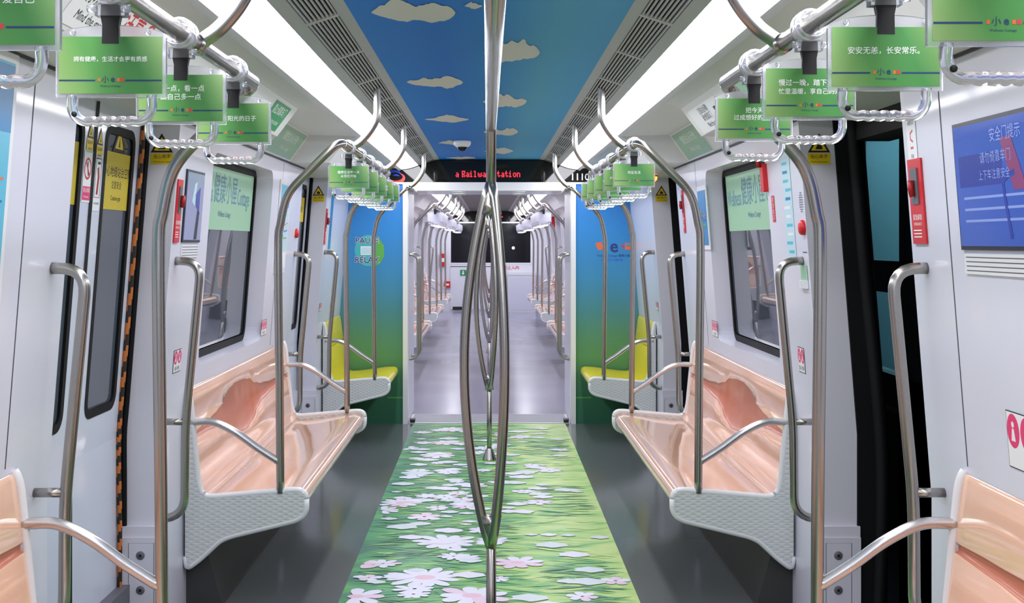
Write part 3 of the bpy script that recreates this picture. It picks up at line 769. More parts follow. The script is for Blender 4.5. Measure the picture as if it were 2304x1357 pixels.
def make_handle():
    root = empty('strap_handle'); P = lambda mb, n, par=root, **k: part(mb, n, par, **k)
    mb = MB()                                        # clear sleeve clamped round the rail
    mb.lathe([(.0205, -.024), (.027, -.026), (.031, -.018), (.031, .018), (.027, .026), (.0205, .024)], (0, 0, 0), 'acrylic', 20, 'y')
    mb.lathe([(.0205, .024), (.0205, -.024)], (0, 0, 0), 'acrylic', 20, 'y')
    mb.box(-.024, .024, -.012, .012, -.048, -.028, 'acrylic')
    for sx in (-1, 1): mb.tube([(sx * .02, -.016, -.038), (sx * .034, -.016, -.038)], .006, 'acrylic', 8)
    P(mb, 'clamp')
    mb = MB(); pr = [(-.0145, -.03), (.0145, -.03), (.0155, -.05), (.013, -.062), (.0135, -.092), (-.0135, -.092), (-.013, -.062), (-.0155, -.05)]
    mb.prism_y(pr, -.0085, .0035, 'strap_black'); P(mb, 'strap')['label'] = 'black webbing strap'
    mb = MB()                                        # clear holder behind the card with arched top
    top = [(.088 * math.cos(a), -.082 + .02 * math.sin(a)) for a in [PI * k / 12 for k in range(13)]]
    pr = [(-.088, -.178), (.088, -.178)] + top
    mb.prism_y(pr, -.0055, .003, 'acrylic')
    for sx in (-1, 1): mb.lathe([(.0, -.010), (.0045, -.009), (.005, -.0055)], (sx * .06, 0, -.074), 'acrylic', 10, 'y')
    fr_ = P(mb, 'holder')
    mb = MB()                                        # grip loop
    L_ = bent([(-.064, 0, -.174), (-.066, 0, -.217), (.066, 0, -.217), (.064, 0, -.174)], .034, 8)
    G = []                                           # even spacing, wavy finger side
    for a_, b2 in zip(L_, L_[1:]):
        m_ = max(1, int((b2 - a_).length / .004)); G += [a_.lerp(b2, q / m_) for q in range(m_)]
    G.append(L_[-1])
    mb.tube([p + V3((0, 0, .0012 * (1 + math.cos(p.x / .0155 * 2 * PI)) if p.z < -.2155 else 0)) for p in G], .0082, 'acrylic', 10, True)
    P(mb, 'grip')
    mb = MB(); mb.lathe([(.0, -.0095), (.0045, -.009), (.0045, -.006)], (-.058, 0, -.205), 'strap_black', 10, 'y'); P(mb, 'rivet')['label'] = 'small black rivet'
    return root
proto = make_handle()
card_me = card_mesh(0).build('card'); card_data = card_me.data; bpy.data.objects.remove(card_me)
prints = []
for c in CARDS:
    o = print_mesh(c).build('lettering', fix=False); prints.append(o.data); bpy.data.objects.remove(o)
first = [True]
white_card = bpy.data.meshes.new_from_object(bpy.data.objects.new('card', card_data)); white_card.materials[0] = MATS['card_pale']
def place_handle(s, y, label, group, card=None):
    r = proto if first[0] else copy_tree(proto_clean())
    first[0] = False
    r.location = (s * RX, y, RZ); tag(r, label, 'strap handle', group)
    if card is not None:
        c = bpy.data.objects.new('card', card_data); COL.objects.link(c); c.parent = r; c['label'] = 'green printed card'
        t = bpy.data.objects.new('lettering', prints[card]); COL.objects.link(t); t.parent = c
    else:
        c = bpy.data.objects.new('card', white_card); COL.objects.link(c); c.parent = r; c['label'] = 'plain pale card'
    return r
_clean = []
def proto_clean(): return _clean[0]
_clean.append(copy_tree(proto))
for nm, s, ys, cards in (('left', -1, (1.53, 2.03, 2.49, 3.0), (6, 0, 1, 2)), ('right', 1, (1.5, 1.94, 2.4, 2.9), (6, 3, 4, 5))):
    W = ['foremost and cut off', 'second', 'third', 'fourth']
    for k, (y, c) in enumerate(zip(ys, cards)):
        place_handle(s, y, 'clear strap handle with green card, %s on the nearest %s rail' % (W[k], nm), 'strap handles on the nearest rails', c)
for nm, s, ys, cards in (('left', -1, (5.45, 5.91, 6.37, 6.83, 7.29), (7, 1, 2, 4, 5)), ('right', 1, (5.3, 5.75, 6.24, 6.68, 7.12), (8, 3, 7, 1, 2))):
    for k, (y, c) in enumerate(zip(ys, cards)):
        place_handle(s, y, 'clear strap handle with green card, %s along the rail over the middle %s bench' % (ORD[k], nm), 'strap handles over the middle benches', c)
for s in (-1, 1):
    for b_, (y0, y1) in enumerate(FBENCH):
        for k in range(5):
            place_handle(s, y0 + .28 + k * .46, 'clear strap handle with plain pale card, %s over the %s far-car bench on the %s' % (ORD[k], ORD[b_], side(s)), 'strap handles of the far car')
def drop(o):
    for c in list(o.children): drop(c)
    bpy.data.objects.remove(o)
drop(_clean[0])

# ------------------------------------------------------------------ floor mat with printed meadow
mb = MB(); MX = .628
mb.box(-MX, MX, -2, END - .02, 0, .003, 'meadow')
rnd = random.Random(3); zl = .0032
def lift():
    global zl
    zl += 1.2e-6; return zl
def blade(x, y, l, w, a, m):
    dx, dy = math.cos(a) * l / 2, math.sin(a) * l / 2; px, py = -math.sin(a) * w, math.cos(a) * w; b_ = rnd.uniform(-.25, .25) * l
    z = lift(); pts = [(x - dx, y - dy), (x + px - .0 * dx, y + py + b_ * .3), (x + dx, y + dy + b_ * .5), (x - px * .4, y - py * .4 + b_ * .3)]
    if max(abs(p[0]) for p in pts) < MX: mb.poly([(p[0], p[1], z) for p in pts], m)
for k in range(2600):
    x = rnd.uniform(-MX, MX); y = rnd.uniform(4.6, END - .1)
    right_patch = x > .3 and (int(y * 1.1 + .4) % 2 == 0)
    if x > .12 and not right_patch and rnd.random() < .75: continue
    m = rnd.choice(('grass_dark', 'grass_mid', 'grass_light', 'grass_mid', 'grass_dark')) if x < .15 or right_patch else rnd.choice(('grass_pale', 'grass_light'))
    blade(x, y, rnd.uniform(.06, .26), rnd.uniform(.006, .02), rnd.uniform(-.45, .45) + (PI if rnd.random() < .5 else 0), m)
def daisy(x, y, r, n=10, pink=0, core=True, ex=1):
    z = lift(); a0 = rnd.uniform(0, PI)
    for k in range(n):
        a = a0 + 2 * PI * k / n + rnd.uniform(-.06, .06); rr = r * rnd.uniform(.85, 1.08); w = r * 1.85 / n; c, s_ = math.cos(a), math.sin(a); pts = []
        for t, q in ((.1, .25), (.4, .75), (.7, 1.0), (.88, .85), (.98, .4), (1.0, 0), (.96, -.4), (.86, -.85), (.7, -1.0), (.4, -.75), (.1, -.25)):
            pts.append((x + ex * (c * rr * t - s_ * w * q), y + s_ * rr * t + c * w * q, z))
        if max(abs(p[0]) for p in pts) < MX: mb.poly(pts, 'petal_pink' if rnd.random() < pink else 'petal_white'); 
        z = lift()
    if core:
        z = lift(); mb.poly([(x + ex * r * .27 * math.cos(2 * PI * k / 14), y + r * .22 * math.sin(2 * PI * k / 14), z) for k in range(14)], 'petal_core')
def fl(px, py): k = EYE / (py - VY); return (px - VX) * k, F * k
for px, py, r, n, pk in ((1003, 1222, .17, 11, .0), (956, 1302, .175, 12, .0), (903, 1133, .13, 10, .6), (862, 1150, .1, 9, .4), (985, 1026, .125, 8, .3), (1000, 998, .11, 8, .2), (1015, 968, .12, 9, .1),
                         (1165, 1268, .12, 8, .5), (1062, 1343, .16, 9, .3), (800, 1345, .13, 8, .2), (816, 1272, .09, 4, 1), (940, 1062, .085, 7, .1), (955, 1165, .1, 6, .5), (830, 1303, .06, 5, .2),
                         (1000, 1120, .08, 7, .1), (1030, 1112, .07, 7, .1), (960, 1118, .07, 7, .1), (985, 1145, .07, 6, .3), (920, 1010, .08, 6, .2), (915, 985, .07, 6, .6), (1090, 1010, .09, 7, .1),
                         (1170, 985, .09, 6, .1), (1070, 1095, .08, 5, .7), (1085, 1195, .08, 6, .1), (1385, 1310, .07, 5, .5), (1310, 1345, .07, 6, .2)):
    x, y = fl(px, py); daisy(x, y, r, n, pk, r > .1)
for k in range(46):
    x = rnd.uniform(-.55, .56); y = 5.0 + (END - 5.3) * rnd.random() ** .9
    if x < .2 or rnd.random() < .25: daisy(x, y, rnd.uniform(.045, .085), rnd.choice((7, 8, 9)), rnd.choice((0, .15, .4)), False, 1.15)
for k in range(120):
    x = rnd.uniform(-.58, .58); y = 4.9 + (END - 5.2) * rnd.random() ** .8; r = rnd.uniform(.02, .055); z = lift()
    if x - r * 1.6 > -MX and x + r * 1.6 < MX:
        mb.poly([(x + r * 1.5 * math.cos(2 * PI * q / 12) * (1 + .2 * math.sin(3 * q)), y + r * math.sin(2 * PI * q / 12) * (1 + .2 * math.cos(2 * q)), z) for q in range(12)], rnd.choice(('petal_far', 'petal_white', 'petal_far', 'petal_white')))
tag(mb.build('floor_mat', fix=False), 'long floor mat printed with a green daisy meadow down the middle of the car', 'floor mat')

# ------------------------------------------------------------------ jamb covers, grooves, stickers, screens
for s in (-1, 1):
    for Y, nm in ((4.75, 'nearest'), (9.1, 'second')):
        g = empty('jamb_cover', (s * 1.31, Y, 0)); tag(g, 'white screwed cover at the foot of the far %s pillar of the %s door' % (side(s), nm), 'cover')
        mb = MB(); a, b_ = s * 1.243, s * 1.385; mb.box(min(a, b_), max(a, b_), Y - .03, Y - .0005, 0, .40, 'jamb_white')
        mb.prism_y([(s * 1.243, .40), (s * 1.385, .40), (s * 1.385, .44), (s * 1.243, .44)], Y - .022, Y - .0005, 'jamb_white'); fr = front_frame(s * 1.3, Y - .0301, .2); mb.ribbon(fr, [(-.045, -.18), (-.045, .18), (.05, .18), (.05, -.18)], .002, 'groove', .0004); part(mb, 'shell', g, fix=False)
        for z in (.334, .205):
            mb = MB(); mb.lathe([(0, -.006), (.011, -.006), (.016, -.003), (.016, .0)], (s * 1.30, Y - .03, z), 'plastic_grey', 12, 'y'); mb.lathe([(0, -.007), (.006, -.007)], (s * 1.30, Y - .03, z), 'sticker_black', 8, 'y'); part(mb, 'screw', g)['label'] = 'dark screw head'
        mb = MB(); fr = front_frame(s * 1.228, Y - .0006, 1.838) if s < 0 else front_frame(1.236, Y - .0006, 1.838)
        mb.flat(fr, [(-.042, 0), (.042, 0), (0, .072)], 'sticker_black', .0003); mb.flat(fr, [(-.03, .007), (.03, .007), (0, .058)], 'sticker_yellow', .0005)
        mb.flat(fr, [(-.014, .012), (.014, .012), (.01, .026), (-.004, .034)], 'sticker_black', .0007); mb.plate(fr, .085, .042, .0004, 'sticker_yellow', cy=-.024)
        mb.text(fr, '当心夹手', .017, 'sticker_black', .0008, 0, -.016); mb.text(fr, 'Watch your hand', .009, 'sticker_black', .0008, 0, -.035)
        tag(mb.build('warning_sticker', fix=False), 'yellow and black pinch warning sticker on the far %s pillar of the %s door' % (side(s), nm), 'sticker')
# vertical joints in the wall lining
for s, ys in ((-1, (3.24, 7.15)), (1, (3.28, 7.15))):
    for y in ys:
        mb = MB()
        for z0, z1 in ((.92, TOPZ),):
            f = wmap(s, -.0006); mb.poly([f(y - .003, z0), f(y + .003, z0), f(y + .003, z1), f(y - .003, z1)], 'groove')
        n_trim += 1; struct(mb, 'trim_%d' % n_trim, fix=False)
    for a, b_ in ((.42, 3.58), (4.75, 7.9), (9.1, END)):
        mb = MB(); mb.box(s * 1.150 if s > 0 else s * 1.1565, s * 1.1565 if s > 0 else s * 1.150, a, b_, 1.957, 1.966, 'groove'); n_trim += 1; struct(mb, 'trim_%d' % n_trim)

def fw(px, py, s=None, off=.0012):
    Y, z = wall_at(px, py); return wall_frame(-1 if px < VX else 1, Y, z, off)
# screens
def screen(px0, py0, px1, py1, label, body, kind, w=.4, h=.295):
    s = -1 if px0 < VX else 1; Y, z = wall_at(px0, py0); Y2, z2 = wall_at(px1, py1)
    fr = wall_frame(s, (Y + Y2) / 2, (z + z2) / 2, .0005); w = abs(Y2 - Y); h = .265 if not kind else h
    g = empty('wall_screen', fr[0]); tag(g, label, 'screen')
    mb = MB(); mb.plate(fr, w + .02, h + .02, .006, 'screen_frame'); part(mb, 'frame', g)
    mb = MB(); mb.plate(fr, w, h, .008, body)
    if kind:
        mb.rect(fr, .06 - w * .35, h * .12, w * .42, h * .26, 'screen_dark', .0084); mb.flat(fr, [(-.03, .1), (.03, .105), (.1, -.02), (.03, -.02)], 'screen_maroon', .0088)
        mb.text(fr, '安全门提示', .035, 'screen_text', .0092, 0, .11); mb.text(fr, '请勿倚靠车门', .03, 'screen_text', .0092, -w * .1, .06); mb.text(fr, '上下车注意安全', .026, 'screen_text', .0092, -w * .12, .02)
        for k in range(3): mb.rect(fr, -.02, -.03 - k * .028, w * .8, .006, 'screen_text', .0086)
        mb.ribbon(fr, [(.0, -.13), (-.02, -.05), (-.03, .0), (0, .015), (.04, .02)], .014, 'screen_dark', .009)
    else:
        mb.flat(fr, [(.0, .05), (.08, .08), (.08, -.02), (.02, .0)], 'screen_dark', .0085); mb.flat(fr, [(-.02, .09), (.02, .1), (.0, .0), (-.05, .02)], 'map_pale', .0085); mb.flat(fr, [(.05, -.01), (.09, -.02), (.07, -.13), (.02, -.13)], 'screen_frame', .0085)
    part(mb, 'display', g, fix=False)['label'] = 'lit display picture'
    mb = MB(); mb.plate(fr, w, .05, .004, 'frame_white', cy=-h / 2 - .045)
    for k in range(4): mb.rect(fr, 0, -h / 2 - .028 - k * .011, w * .96, .002, 'groove', .0045)
    part(mb, 'speaker_slots', g, fix=False)
Ya, za = wall_at(2162, 415); s = 1
screen(2162, 430, 2420, 380, 'blue lit wall screen beside the nearest right door', 'screen_blue', 1)
screen(414, 465, 451, 465, 'grey-blue wall screen beside the bannered left window', 'screen_grey', 0)
# red emergency units
def red_unit(px, py, label, w=.1, h=.25):
    fr = fw(px, py); g = empty('emergency_unit', fr[0]); tag(g, label, 'emergency handle')
    mb = MB(); mb.plate(fr, w, h, .005, 'red'); 
    mb.text(fr, '紧急解锁', .018, 'text_white', .0056, 0, -.045); mb.text(fr, 'EMERGENCY', .011, 'text_white', .0056, 0, -.063)
    for k in range(3): mb.rect(fr, -.006, -.08 - k * .009, w * .6, .003, 'text_white', .0056)
    part(mb, 'plate', g, fix=False)
    mb = MB(); mb.plate(fr, w * .5, h * .42, .009, 'plastic_grey', cy=h * .18); part(mb, 'recess', g)['label'] = 'grey recess in the red plate'
    mb = MB(); o, u, v = fr; n_ = u.cross(v); mb.tube([o + n_ * .014 + v * (h * .06), o + n_ * .018 + v * (h * .15), o + n_ * .016 + v * (h * .25)], .009, 'red_deep', 10); part(mb, 'handle', g)['label'] = 'dark red pull handle'
red_unit(2067, 453, 'tall red emergency release plate beside the nearest right door', .105, .235)
red_unit(399, 475, 'tall red emergency release plate beside the left wall screen', .075, .24)
red_unit(1539, 476, 'narrow red plate beside the second right door', .06, .26)
red_unit(732, 510, 'narrow red plate beside the left yellow seat', .06, .26)
# notice strip above the right red unit
fr = fw(2052, 310); mb = MB(); mb.plate(fr, .075, .14, .0006, 'sticker_white')
mb.text(fr, '紧急情况', .012, 'sticker_black', .001, 0, .055); mb.text(fr, '使用方法', .012, 'sticker_black', .001, 0, .04)
mb.ribbon(fr, [(.012, .02), (-.008, .012), (-.008, -.004), (.01, -.012)], .006, 'red', .001); mb.rect(fr, 0, -.028, .022, .006, 'red', .001); mb.text(fr, '见右', .012, 'sticker_black', .001, 0, -.052)
tag(mb.build('notice_sticker', fix=False), 'small white instruction sticker above the red plate by the nearest right door', 'sticker')
# priority-seat stickers
for px, py, w, h, lb, n in ((593, 737, .16, .085, 'past the left window above the peach bench', 4), (398, 812, .12, .09, 'low beside the left wall screen', 2), (1609, 740, .16, .085, 'past the right window above the peach bench', 4), (1804, 810, .1, .1, 'low beside the right alarm panel', 2),
                            (720, 692, .12, .06, 'above the left yellow seat', 3), (1479, 690, .12, .06, 'above the right yellow seat', 3), (2330, 1008, .3, .135, 'over the nearest right bench', 4)):
    fr = fw(px, py); mb = MB(); mb.plate(fr, w, h, .0006, 'sticker_black'); mb.rect(fr, 0, 0, w - .005, h - .005, 'sticker_white', .0009)
    for k in range(n):
        cx = -w / 2 + w * (k + .5) / n; r = w / n * .46
        mb.disc(fr, cx, h * .16, r, 'pink', .0012, h * .3); mb.disc(fr, cx, h * .27, r * .22, 'sticker_white', .0015); mb.flat(fr, [(cx - r * .35, -h * .02), (cx + r * .35, -h * .02), (cx + r * .15, h * .2), (cx - r * .15, h * .2)], 'sticker_white', .0015)
    mb.text(fr, '爱心专座', h * .2, 'sticker_black', .0013, 0, -h * .33)
    tag(mb.build('priority_sticker', fix=False), 'pink and white priority seat sticker %s' % lb, 'sticker')
# right-hand alarm: intercom, button, posters
fr = fw(1803, 455); mb = MB()
for i in range(7):
    for j in range(9):
        if (i - 3) ** 2 / 12 + (j - 4) ** 2 / 18 < 1: mb.disc(fr, (i - 3) * .008, (j - 4) * .009, .0028, 'groove', .0006, n=8)
mb.disc(fr, -.006, -.075, .005, 'groove', .0006, n=8); mb.disc(fr, .012, -.075, .005, 'groove', .0006, n=8); mb.rect(fr, 0, -.19, .06, .003, 'groove', .0006)
tag(mb.build('intercom', fix=False), 'round speaker-hole intercom in the wall above the right red button', 'intercom')
for px, py, lb in ((1809, 512, 'round red alarm button on the right wall under the intercom'), (665, 525, 'round red alarm button before the second left door')):
    o, u, v = fw(px, py, off=0); sx = -1 if px < VX else 1
    mb = MB(); mb.lathe([(.029, 0), (.029, -sx * .01), (.025, -sx * .016), (.015, -sx * .02), (0, -sx * .021)], tuple(o), 'red', 20, 'x'); tag(mb.build('alarm_button'), lb, 'button')
fr = fw(1775, 470); mb = MB(); mb.plate(fr, .14, .42, .0006, 'map_pale')
for k in range(11): mb.rect(fr, random.uniform(-.02, .02), .18 - k * .035, random.uniform(.06, .11), .012, random.choice(('map_teal', 'map_blue', 'sticker_white', 'map_teal')), .001)
tag(mb.build('notice_poster', fix=False), 'pale blue glossy notice poster between the right window and red button', 'poster')
fr = fw(1741, 470); mb = MB(); mb.plate(fr, .05, .11, .0006, 'red'); [mb.text(fr, ch, .022, 'text_white', .001, 0, .038 - i * .025) for i, ch in enumerate('安全出口')]
tag(mb.build('red_sticker', fix=False), 'small upright red lettered sticker beside the right window', 'sticker')
o, u, v = fw(1724, 400, off=.0); n_ = u.cross(v)
g = empty('window_hammer', o); tag(g, 'red emergency hammer hanging at the top of the right window', 'hammer')
mb = MB(); mb.plate((o, u, v), .055, .12, .02, 'red', r=.008); part(mb, 'holder', g)
mb = MB(); mb.tube([o + n_ * .028 + v * .045, o + n_ * .03 + v * .085], .01, 'red_deep', 10); mb.tube([o + n_ * .03 + v * .085 - u * .03, o + n_ * .03 + v * .085 + u * .03], .011, 'red_deep', 10); part(mb, 'head', g)
fr = fw(1812, 640); mb = MB(); mb.plate(fr, .1, .03, .01, 'frame_white'); mb.rect(fr, 0, .045, .1, .06, 'banner_green', .0006)
tag(mb.build('wall_holder', fix=False), 'small white holder behind the right grab rail under the alarm button', 'holder')
# map boards
def board(px, py, w, h, label, mats):
    fr = fw(px, py); g = empty('map_board', fr[0]); tag(g, label, 'board')
    mb = MB(); mb.plate(fr, w + .05, h + .05, .006, 'frame_white'); part(mb, 'frame', g)
    mb = MB(); mb.plate(fr, w, h, .008, mats[1]); mb.rect(fr, 0, h * .36, w, h * .26, mats[0], .0085); mb.rect(fr, 0, -h * .4, w, h * .2, mats[2], .0085)
    for k in range(8): mb.rect(fr, random.uniform(-.3, .3) * w, random.uniform(-.3, .2) * h, w * .3, h * .012, mats[2], .0088)
    for k in range(3): mb.ribbon(fr, [(-w * .45, h * (.1 - .1 * k)), (-w * .1, h * (.12 - .1 * k)), (w * .1, h * (.02 - .08 * k)), (w * .45, h * (.05 - .09 * k))], .006, ('logo_orange', 'logo_blue', 'logo_green')[k], .009)
    part(mb, 'print', g, fix=False)
board(-92, 420, .5, .62, 'blue route map board at the left edge of the photo', ('map_blue', 'map_teal', 'map_pale'))
board(634, 510, .3, .48, 'pale blue framed notice board past the left window', ('map_teal', 'map_pale', 'sticker_white'))
board(1585, 490, .24, .3, 'blue poster board past the right window', ('map_blue', 'map_blue', 'map_blue'))
board(742, 500, .14, .4, 'narrow blue poster beside the left yellow seat', ('map_blue', 'map_blue', 'map_blue'))
# posters on the sloped cove
def cove_frame(s, Y, t):
    a, b_ = V3((s * 1.157, 0, TOPZ)), V3((s * 1.04, 0, 2.125)); p = a.lerp(b_, t); p.y = Y; v = (b_ - a).normalized(); u = V3((0, -s, 0)); n_ = u.cross(v)
    return (p + n_ * .0006, u, v)
for s in (-1, 1):
    fr = cove_frame(s, 6.88, .5); mb = MB(); mb.plate(fr, .84, .19, .002, 'frame_white'); mb.rect(fr, 0, 0, .8, .17, 'poster_green', .0025)
    mb.text(fr, '健康生活 从心开始', .06, 'text_white', .003, 0, .03, xs=.9); mb.text(fr, 'Wellness Cottage', .04, 'text_white', .003, 0, -.035)
    tag(mb.build('ceiling_poster', fix=False), 'pale green poster in a white frame on the slope above the %s window' % side(s), 'poster')
def slope_frame(s, Y, t):
    a, b_ = V3((s * .93, 0, TOPZ)), V3((s * .84, 0, 2.085)); p = a.lerp(b_, t); p.y = Y; v = (b_ - a).normalized(); u = V3((0, -s, 0)); n_ = u.cross(v)
    return (p + n_ * .0008, u, v)
fr = slope_frame(-1, 5.25, .5); mb = MB(); mb.plate(fr, .36, .12, .0006, 'sticker_green')
mb.text(fr, '禁止倚靠车门', .046, 'text_white', .001, 0, .024); mb.text(fr, 'No leaning on door', .032, 'text_white', .001, 0, -.026)
tag(mb.build('slope_sticker', fix=False), 'green lettered sticker on the slope over the nearest left door', 'sticker')
fr = slope_frame(1, 5.15, .42); mb = MB(); mb.plate(fr, .62, .12, .0006, 'sticker_white')
for k, t in enumerate(('注意站台间隙', '请勿倚靠车门', 'Mind the gap')): mb.text(fr, t, .034, 'sticker_black', .001, -.02, .034 - k * .034)
mb.rect(fr, .2, 0, .05, .05, 'groove', .001)
tag(mb.build('slope_sticker', fix=False), 'white sticker with black lettering on the slope over the nearest right door', 'sticker')
fr = slope_frame(-1, 3.02, .5); mb = MB(); mb.plate(fr, .64, .125, .0006, 'sticker_white')
mb.text(fr, '请勿倚靠', .055, 'sticker_black', .001, -.17, .025); mb.text(fr, '注意 G', .075, 'red', .001, .14, .012, .01); mb.text(fr, 'Mind the gap', .034, 'sticker_black', .001, -.17, -.03)
tag(mb.build('slope_sticker', fix=False), 'white sticker with black and red lettering at the top left behind the handles', 'sticker')
for s in (-1, 1):
    fr = slope_frame(s, 4.4, .62); mb = MB(); mb.plate(fr, .26, .1, .002, 'groove'); mb.rect(fr, 0, 0, .245, .088, 'map_pale', .0025); mb.rect(fr, 0, 0, .18, .05, 'poster_green', .003)
    tag(mb.build('slope_poster', fix=False), 'small dark framed poster on the slope over the nearest %s door' % side(s), 'poster')
# left door stickers
def fd(Y, z, off=-.1285): return wall_frame(-1, Y, z, off)
def yellow_tri(fr, w):
    mb = MB(); mb.flat(fr, [(-w / 2, 0), (w / 2, 0), (0, w * 1.0)], 'sticker_black', .0003); mb.flat(fr, [(-w * .36, w * .09), (w * .36, w * .09), (0, w * .8)], 'sticker_yellow', .0005); mb.flat(fr, [(-w * .1, w * .15), (w * .1, w * .15), (0, w * .5)], 'sticker_black', .0007)
    mb.plate(fr, w * 1.1, w * .75, .0004, 'sticker_yellow', cy=-w * .42); mb.text(fr, '当心夹手', w * .22, 'sticker_black', .0008, 0, -w * .25); mb.text(fr, 'Hands off', w * .16, 'sticker_black', .0008, 0, -w * .58)
    return mb
tag(yellow_tri(fd(4.115, 1.84), .06).build('warning_sticker', fix=False), 'small yellow warning sticker on the near leaf of the left door', 'sticker')
tag(yellow_tri(fd(4.22, 1.825), .06).build('warning_sticker', fix=False), 'small yellow warning sticker on the far leaf of the left door', 'sticker')
fr = fd(4.11, 1.735); mb = MB(); mb.plate(fr, .082, .17, .0004, 'sticker_white', cy=-.02); mb.ringf(fr, 0, .005, .028, .036, 'red', .0008); mb.ribbon(fr, [(-.022, .027), (.022, -.017)], .007, 'red', .0009); mb.ribbon(fr, [(-.004, .028), (0, .005), (.01, -.018)], .008, 'sticker_black', .0007)
mb.rect(fr, 0, -.075, .075, .045, 'pink', .0008); mb.text(fr, '禁止倚靠', .016, 'text_white', .001, 0, -.066); mb.text(fr, 'No leaning', .011, 'text_white', .001, 0, -.086)
tag(mb.build('prohibition_sticker', fix=False), 'white sticker with red no-leaning circle on the near leaf of the left door', 'sticker')
fr = fd(4.222, 1.70); mb = MB(); mb.plate(fr, .07, .19, .0004, 'sticker_white'); mb.ribbon(fr, [(-.028, .08), (-.028, -.05), (.028, -.05), (.028, .08), (-.028, .08)], .004, 'sticker_black', .0008); mb.rect(fr, .004, .065, .03, .008, 'sticker_black', .0008); mb.ribbon(fr, [(-.005, .05), (.006, .02), (-.002, -.04)], .018, 'red_deep', .0008); mb.text(fr, '小心站台间隙', .009, 'sticker_black', .0008, 0, -.07)
tag(mb.build('gap_sticker', fix=False), 'white pictogram sticker on the far leaf beside the left door seam', 'sticker')
fr = fd(4.46, 1.715, -.1362); mb = MB(); mb.plate(fr, .36, .2, .0006, 'sign_olive')
mb.text(fr, '小心地缝站台空隙', .042, 'sticker_black', .001, 0, .03, xs=.98); mb.text(fr, '注意安全', .03, 'sticker_black', .001, 0, -.015); mb.text(fr, 'Caution gap', .024, 'sticker_black', .001, 0, -.06)
mb.flat(fr, [(-.075, .102), (.075, .102), (0, .205)], 'sticker_black', .0008); mb.flat(fr, [(-.048, .114), (.048, .114), (0, .183)], 'sticker_yellow', .001); mb.flat(fr, [(-.01, .12), (.01, .12), (0, .16)], 'sticker_black', .0012)
tag(mb.build('door_sign', fix=False), 'big yellow lettered caution sign on the glass of the left door', 'sign')
fr = fd(3.99, 1.72, -.1362); mb = MB(); mb.plate(fr, .1, .2, .0006, 'sign_olive'); tag(mb.build('door_sign', fix=False), 'yellow strip sign on the near left door window', 'sign')
# yellow sign on second left door
fr = wall_frame(-1, 8.8, 1.73, -.1362); mb = MB(); mb.plate(fr, .36, .17, .0006, 'sticker_yellow'); mb.text(fr, '小心站台', .05, 'sticker_black', .001); tag(mb.build('door_sign', fix=False), 'small yellow sign on the window of the second left door', 'sign')

# ------------------------------------------------------------------ far cab wall
mb = MB(); mb.box(-1.5, 1.5, FEND, FEND + .06, 0, 1.06, 'cab_white'); mb.box(-1.5, -.84, FEND, FEND + .06, 1.06, 1.93, 'cab_white'); mb.box(.9, 1.5, FEND, FEND + .06, 1.06, 1.93, 'cab_white'); mb.box(-1.5, 1.5, FEND, FEND + .06, 1.93, 2.35, 'header_black')
struct(mb, 'wall_back')
g = empty('window_%d' % (n_win + 1), (0, FEND, 1.06)); g['kind'] = 'structure'
mb = MB(); mb.box(-.84, .9, FEND + .02, FEND + .03, 1.06, 1.93, 'camera_dome'); part(mb, 'pane', g)
mb = MB(); mb.box(-.86, .92, FEND - .01, FEND + .02, 1.925, 1.955, 'frame_white'); mb.box(-.86, .92, FEND - .01, FEND + .02, 1.035, 1.06, 'frame_white'); part(mb, 'frame', g)
mb = MB(); x, z = at(1155, 558, FEND); mb.lathe([(0, 0), (.03, 0), (.03, .008)], (x, FEND + .006, z), 'downlight', 12, 'y'); tag(mb.build('signal_lamp'), 'tiny white light in the dark window at the far end', 'light')
mb = MB(); mb.box(.40, 1.0, FEND - .4, FEND - .001, 0, .86, 'cab_white'); mb.box(.40, 1.0, FEND - .41, FEND - .4, .80, .86, 'frame_white'); mb.box(.43, .97, FEND - .404, FEND - .4, .05, .74, 'wall_white')
tag(mb.build('cabinet'), 'white equipment cabinet under the dark window at the far end', 'cabinet')
mb = MB(); mb.box(-.85, .1, FEND - .02, FEND - .001, .04, .98, 'cab_white'); mb.box(-.34, -.335, FEND - .023, FEND - .02, .04, .98, 'groove'); mb.box(-.85, .1, FEND - .023, FEND - .02, .97, .985, 'groove'); mb.box(-.8, -.45, FEND - .03, FEND - .02, .03, .10, 'dark_frame')
tag(mb.build('panel_door'), 'white panelled door under the dark window at the far end', 'panel')
x, z = at(1042, 614, FEND); fr = front_frame(x, FEND - .024, z); mb = MB(); mb.plate(fr, .13, .13, .002, 'sticker_green'); mb.flat(fr, [(-.012, .045), (.012, .045), (.012, -.005), (.032, -.005), (0, -.045), (-.032, -.005), (-.012, -.005)], 'text_white', .003)
tag(mb.build('arrow_sign', fix=False), 'small green sign with white down arrow at the far end', 'sign')
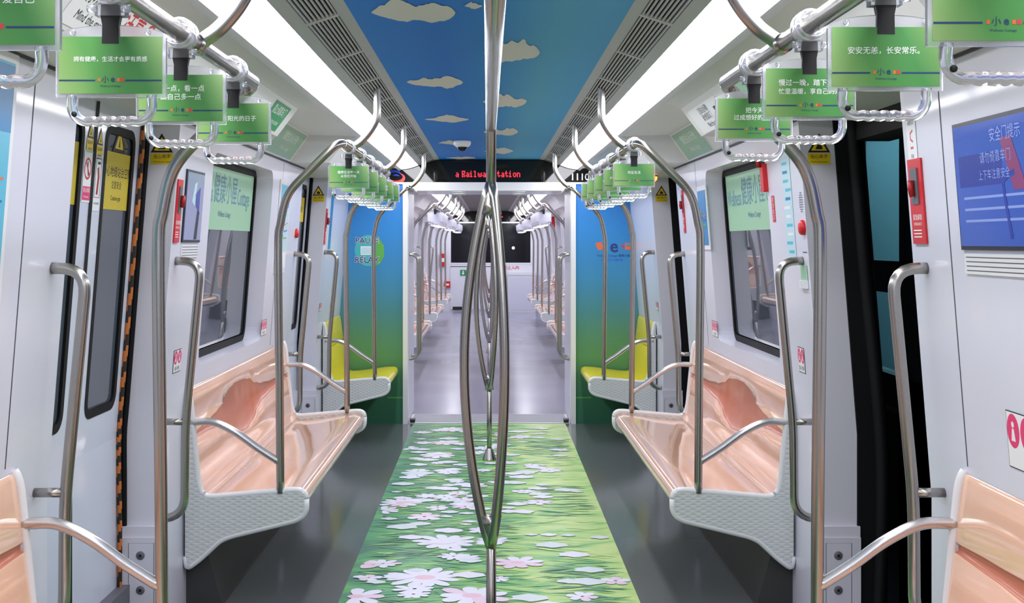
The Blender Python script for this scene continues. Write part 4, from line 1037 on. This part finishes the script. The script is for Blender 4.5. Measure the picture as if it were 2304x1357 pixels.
x, z = at(1150, 603, FEND); mb = MB(); mb.text(front_frame(x, FEND - .002, z), '禁止入内', .09, 'red', .001, bold=.01); tag(mb.build('red_lettering', fix=False), 'red lettering under the dark window at the far end', 'sign')
for x, z, w, h, lb in ((-1.02, 1.12, .12, .28, 'tall red box on the left of the far end wall'), (-.92, .585, .13, .14, 'square red box low on the left of the far end wall')):
    fr = front_frame(x, FEND - .022, z); mb = MB(); mb.plate(fr, w, h, .05, 'red'); mb.rect(fr, 0, .0, w * .6, h * .3, 'text_white', .051); tag(mb.build('red_box', fix=False), lb, 'box')
Y, z = wall_at(1248, 500); fr = wall_frame(1, Y, z, .001); mb = MB(); mb.plate(fr, .1, .2, .05, 'red'); tag(mb.build('red_box', fix=False), 'red box high on the right wall of the far car', 'box')
g = empty('dome_camera', (.08, 14.0, 2.19)); tag(g, 'white dome camera on the ceiling of the far car', 'camera')
mb = MB(); mb.lathe([(.06, 0), (.06, -.02), (.05, -.05), (0, -.07)], (.08, 14.0, 2.189), 'camera_white'); part(mb, 'housing', g)
mb = MB(); mb.box(-.4, .4, FEND - .05, FEND - .001, 2.0, 2.14, 'header_black'); mb.text(front_frame(0, FEND - .051, 2.07), '开往 Railway Station', .07, 'led_red', .0005, bold=.01); tag(mb.build('destination_display', fix=False), 'dark red-lettered display over the window at the far end', 'sign')

# ------------------------------------------------------------------ camera, world, view
cam = bpy.data.cameras.new('camera'); co = bpy.data.objects.new('camera', cam); COL.objects.link(co)
co.location = (0, 0, EYE); co.rotation_euler = (PI / 2, 0, 0)
cam.sensor_width = 36; cam.lens = F / 2304 * 36; cam.shift_x = (1152 - VX) / 2304; cam.shift_y = (VY - 678.5) / 2304; cam.clip_start = .05
SC.camera = co
w = bpy.data.worlds.new('world'); SC.world = w; w.use_nodes = True; w.node_tree.nodes['Background'].inputs[0].default_value = (.02, .025, .035, 1)
SC.view_settings.view_transform = 'Standard'; SC.view_settings.look = 'None'; SC.view_settings.gamma = 1; SC.view_settings.exposure = 0.0
SC.cycles.max_bounces = 12; SC.cycles.transmission_bounces = 12; SC.cycles.diffuse_bounces = 5
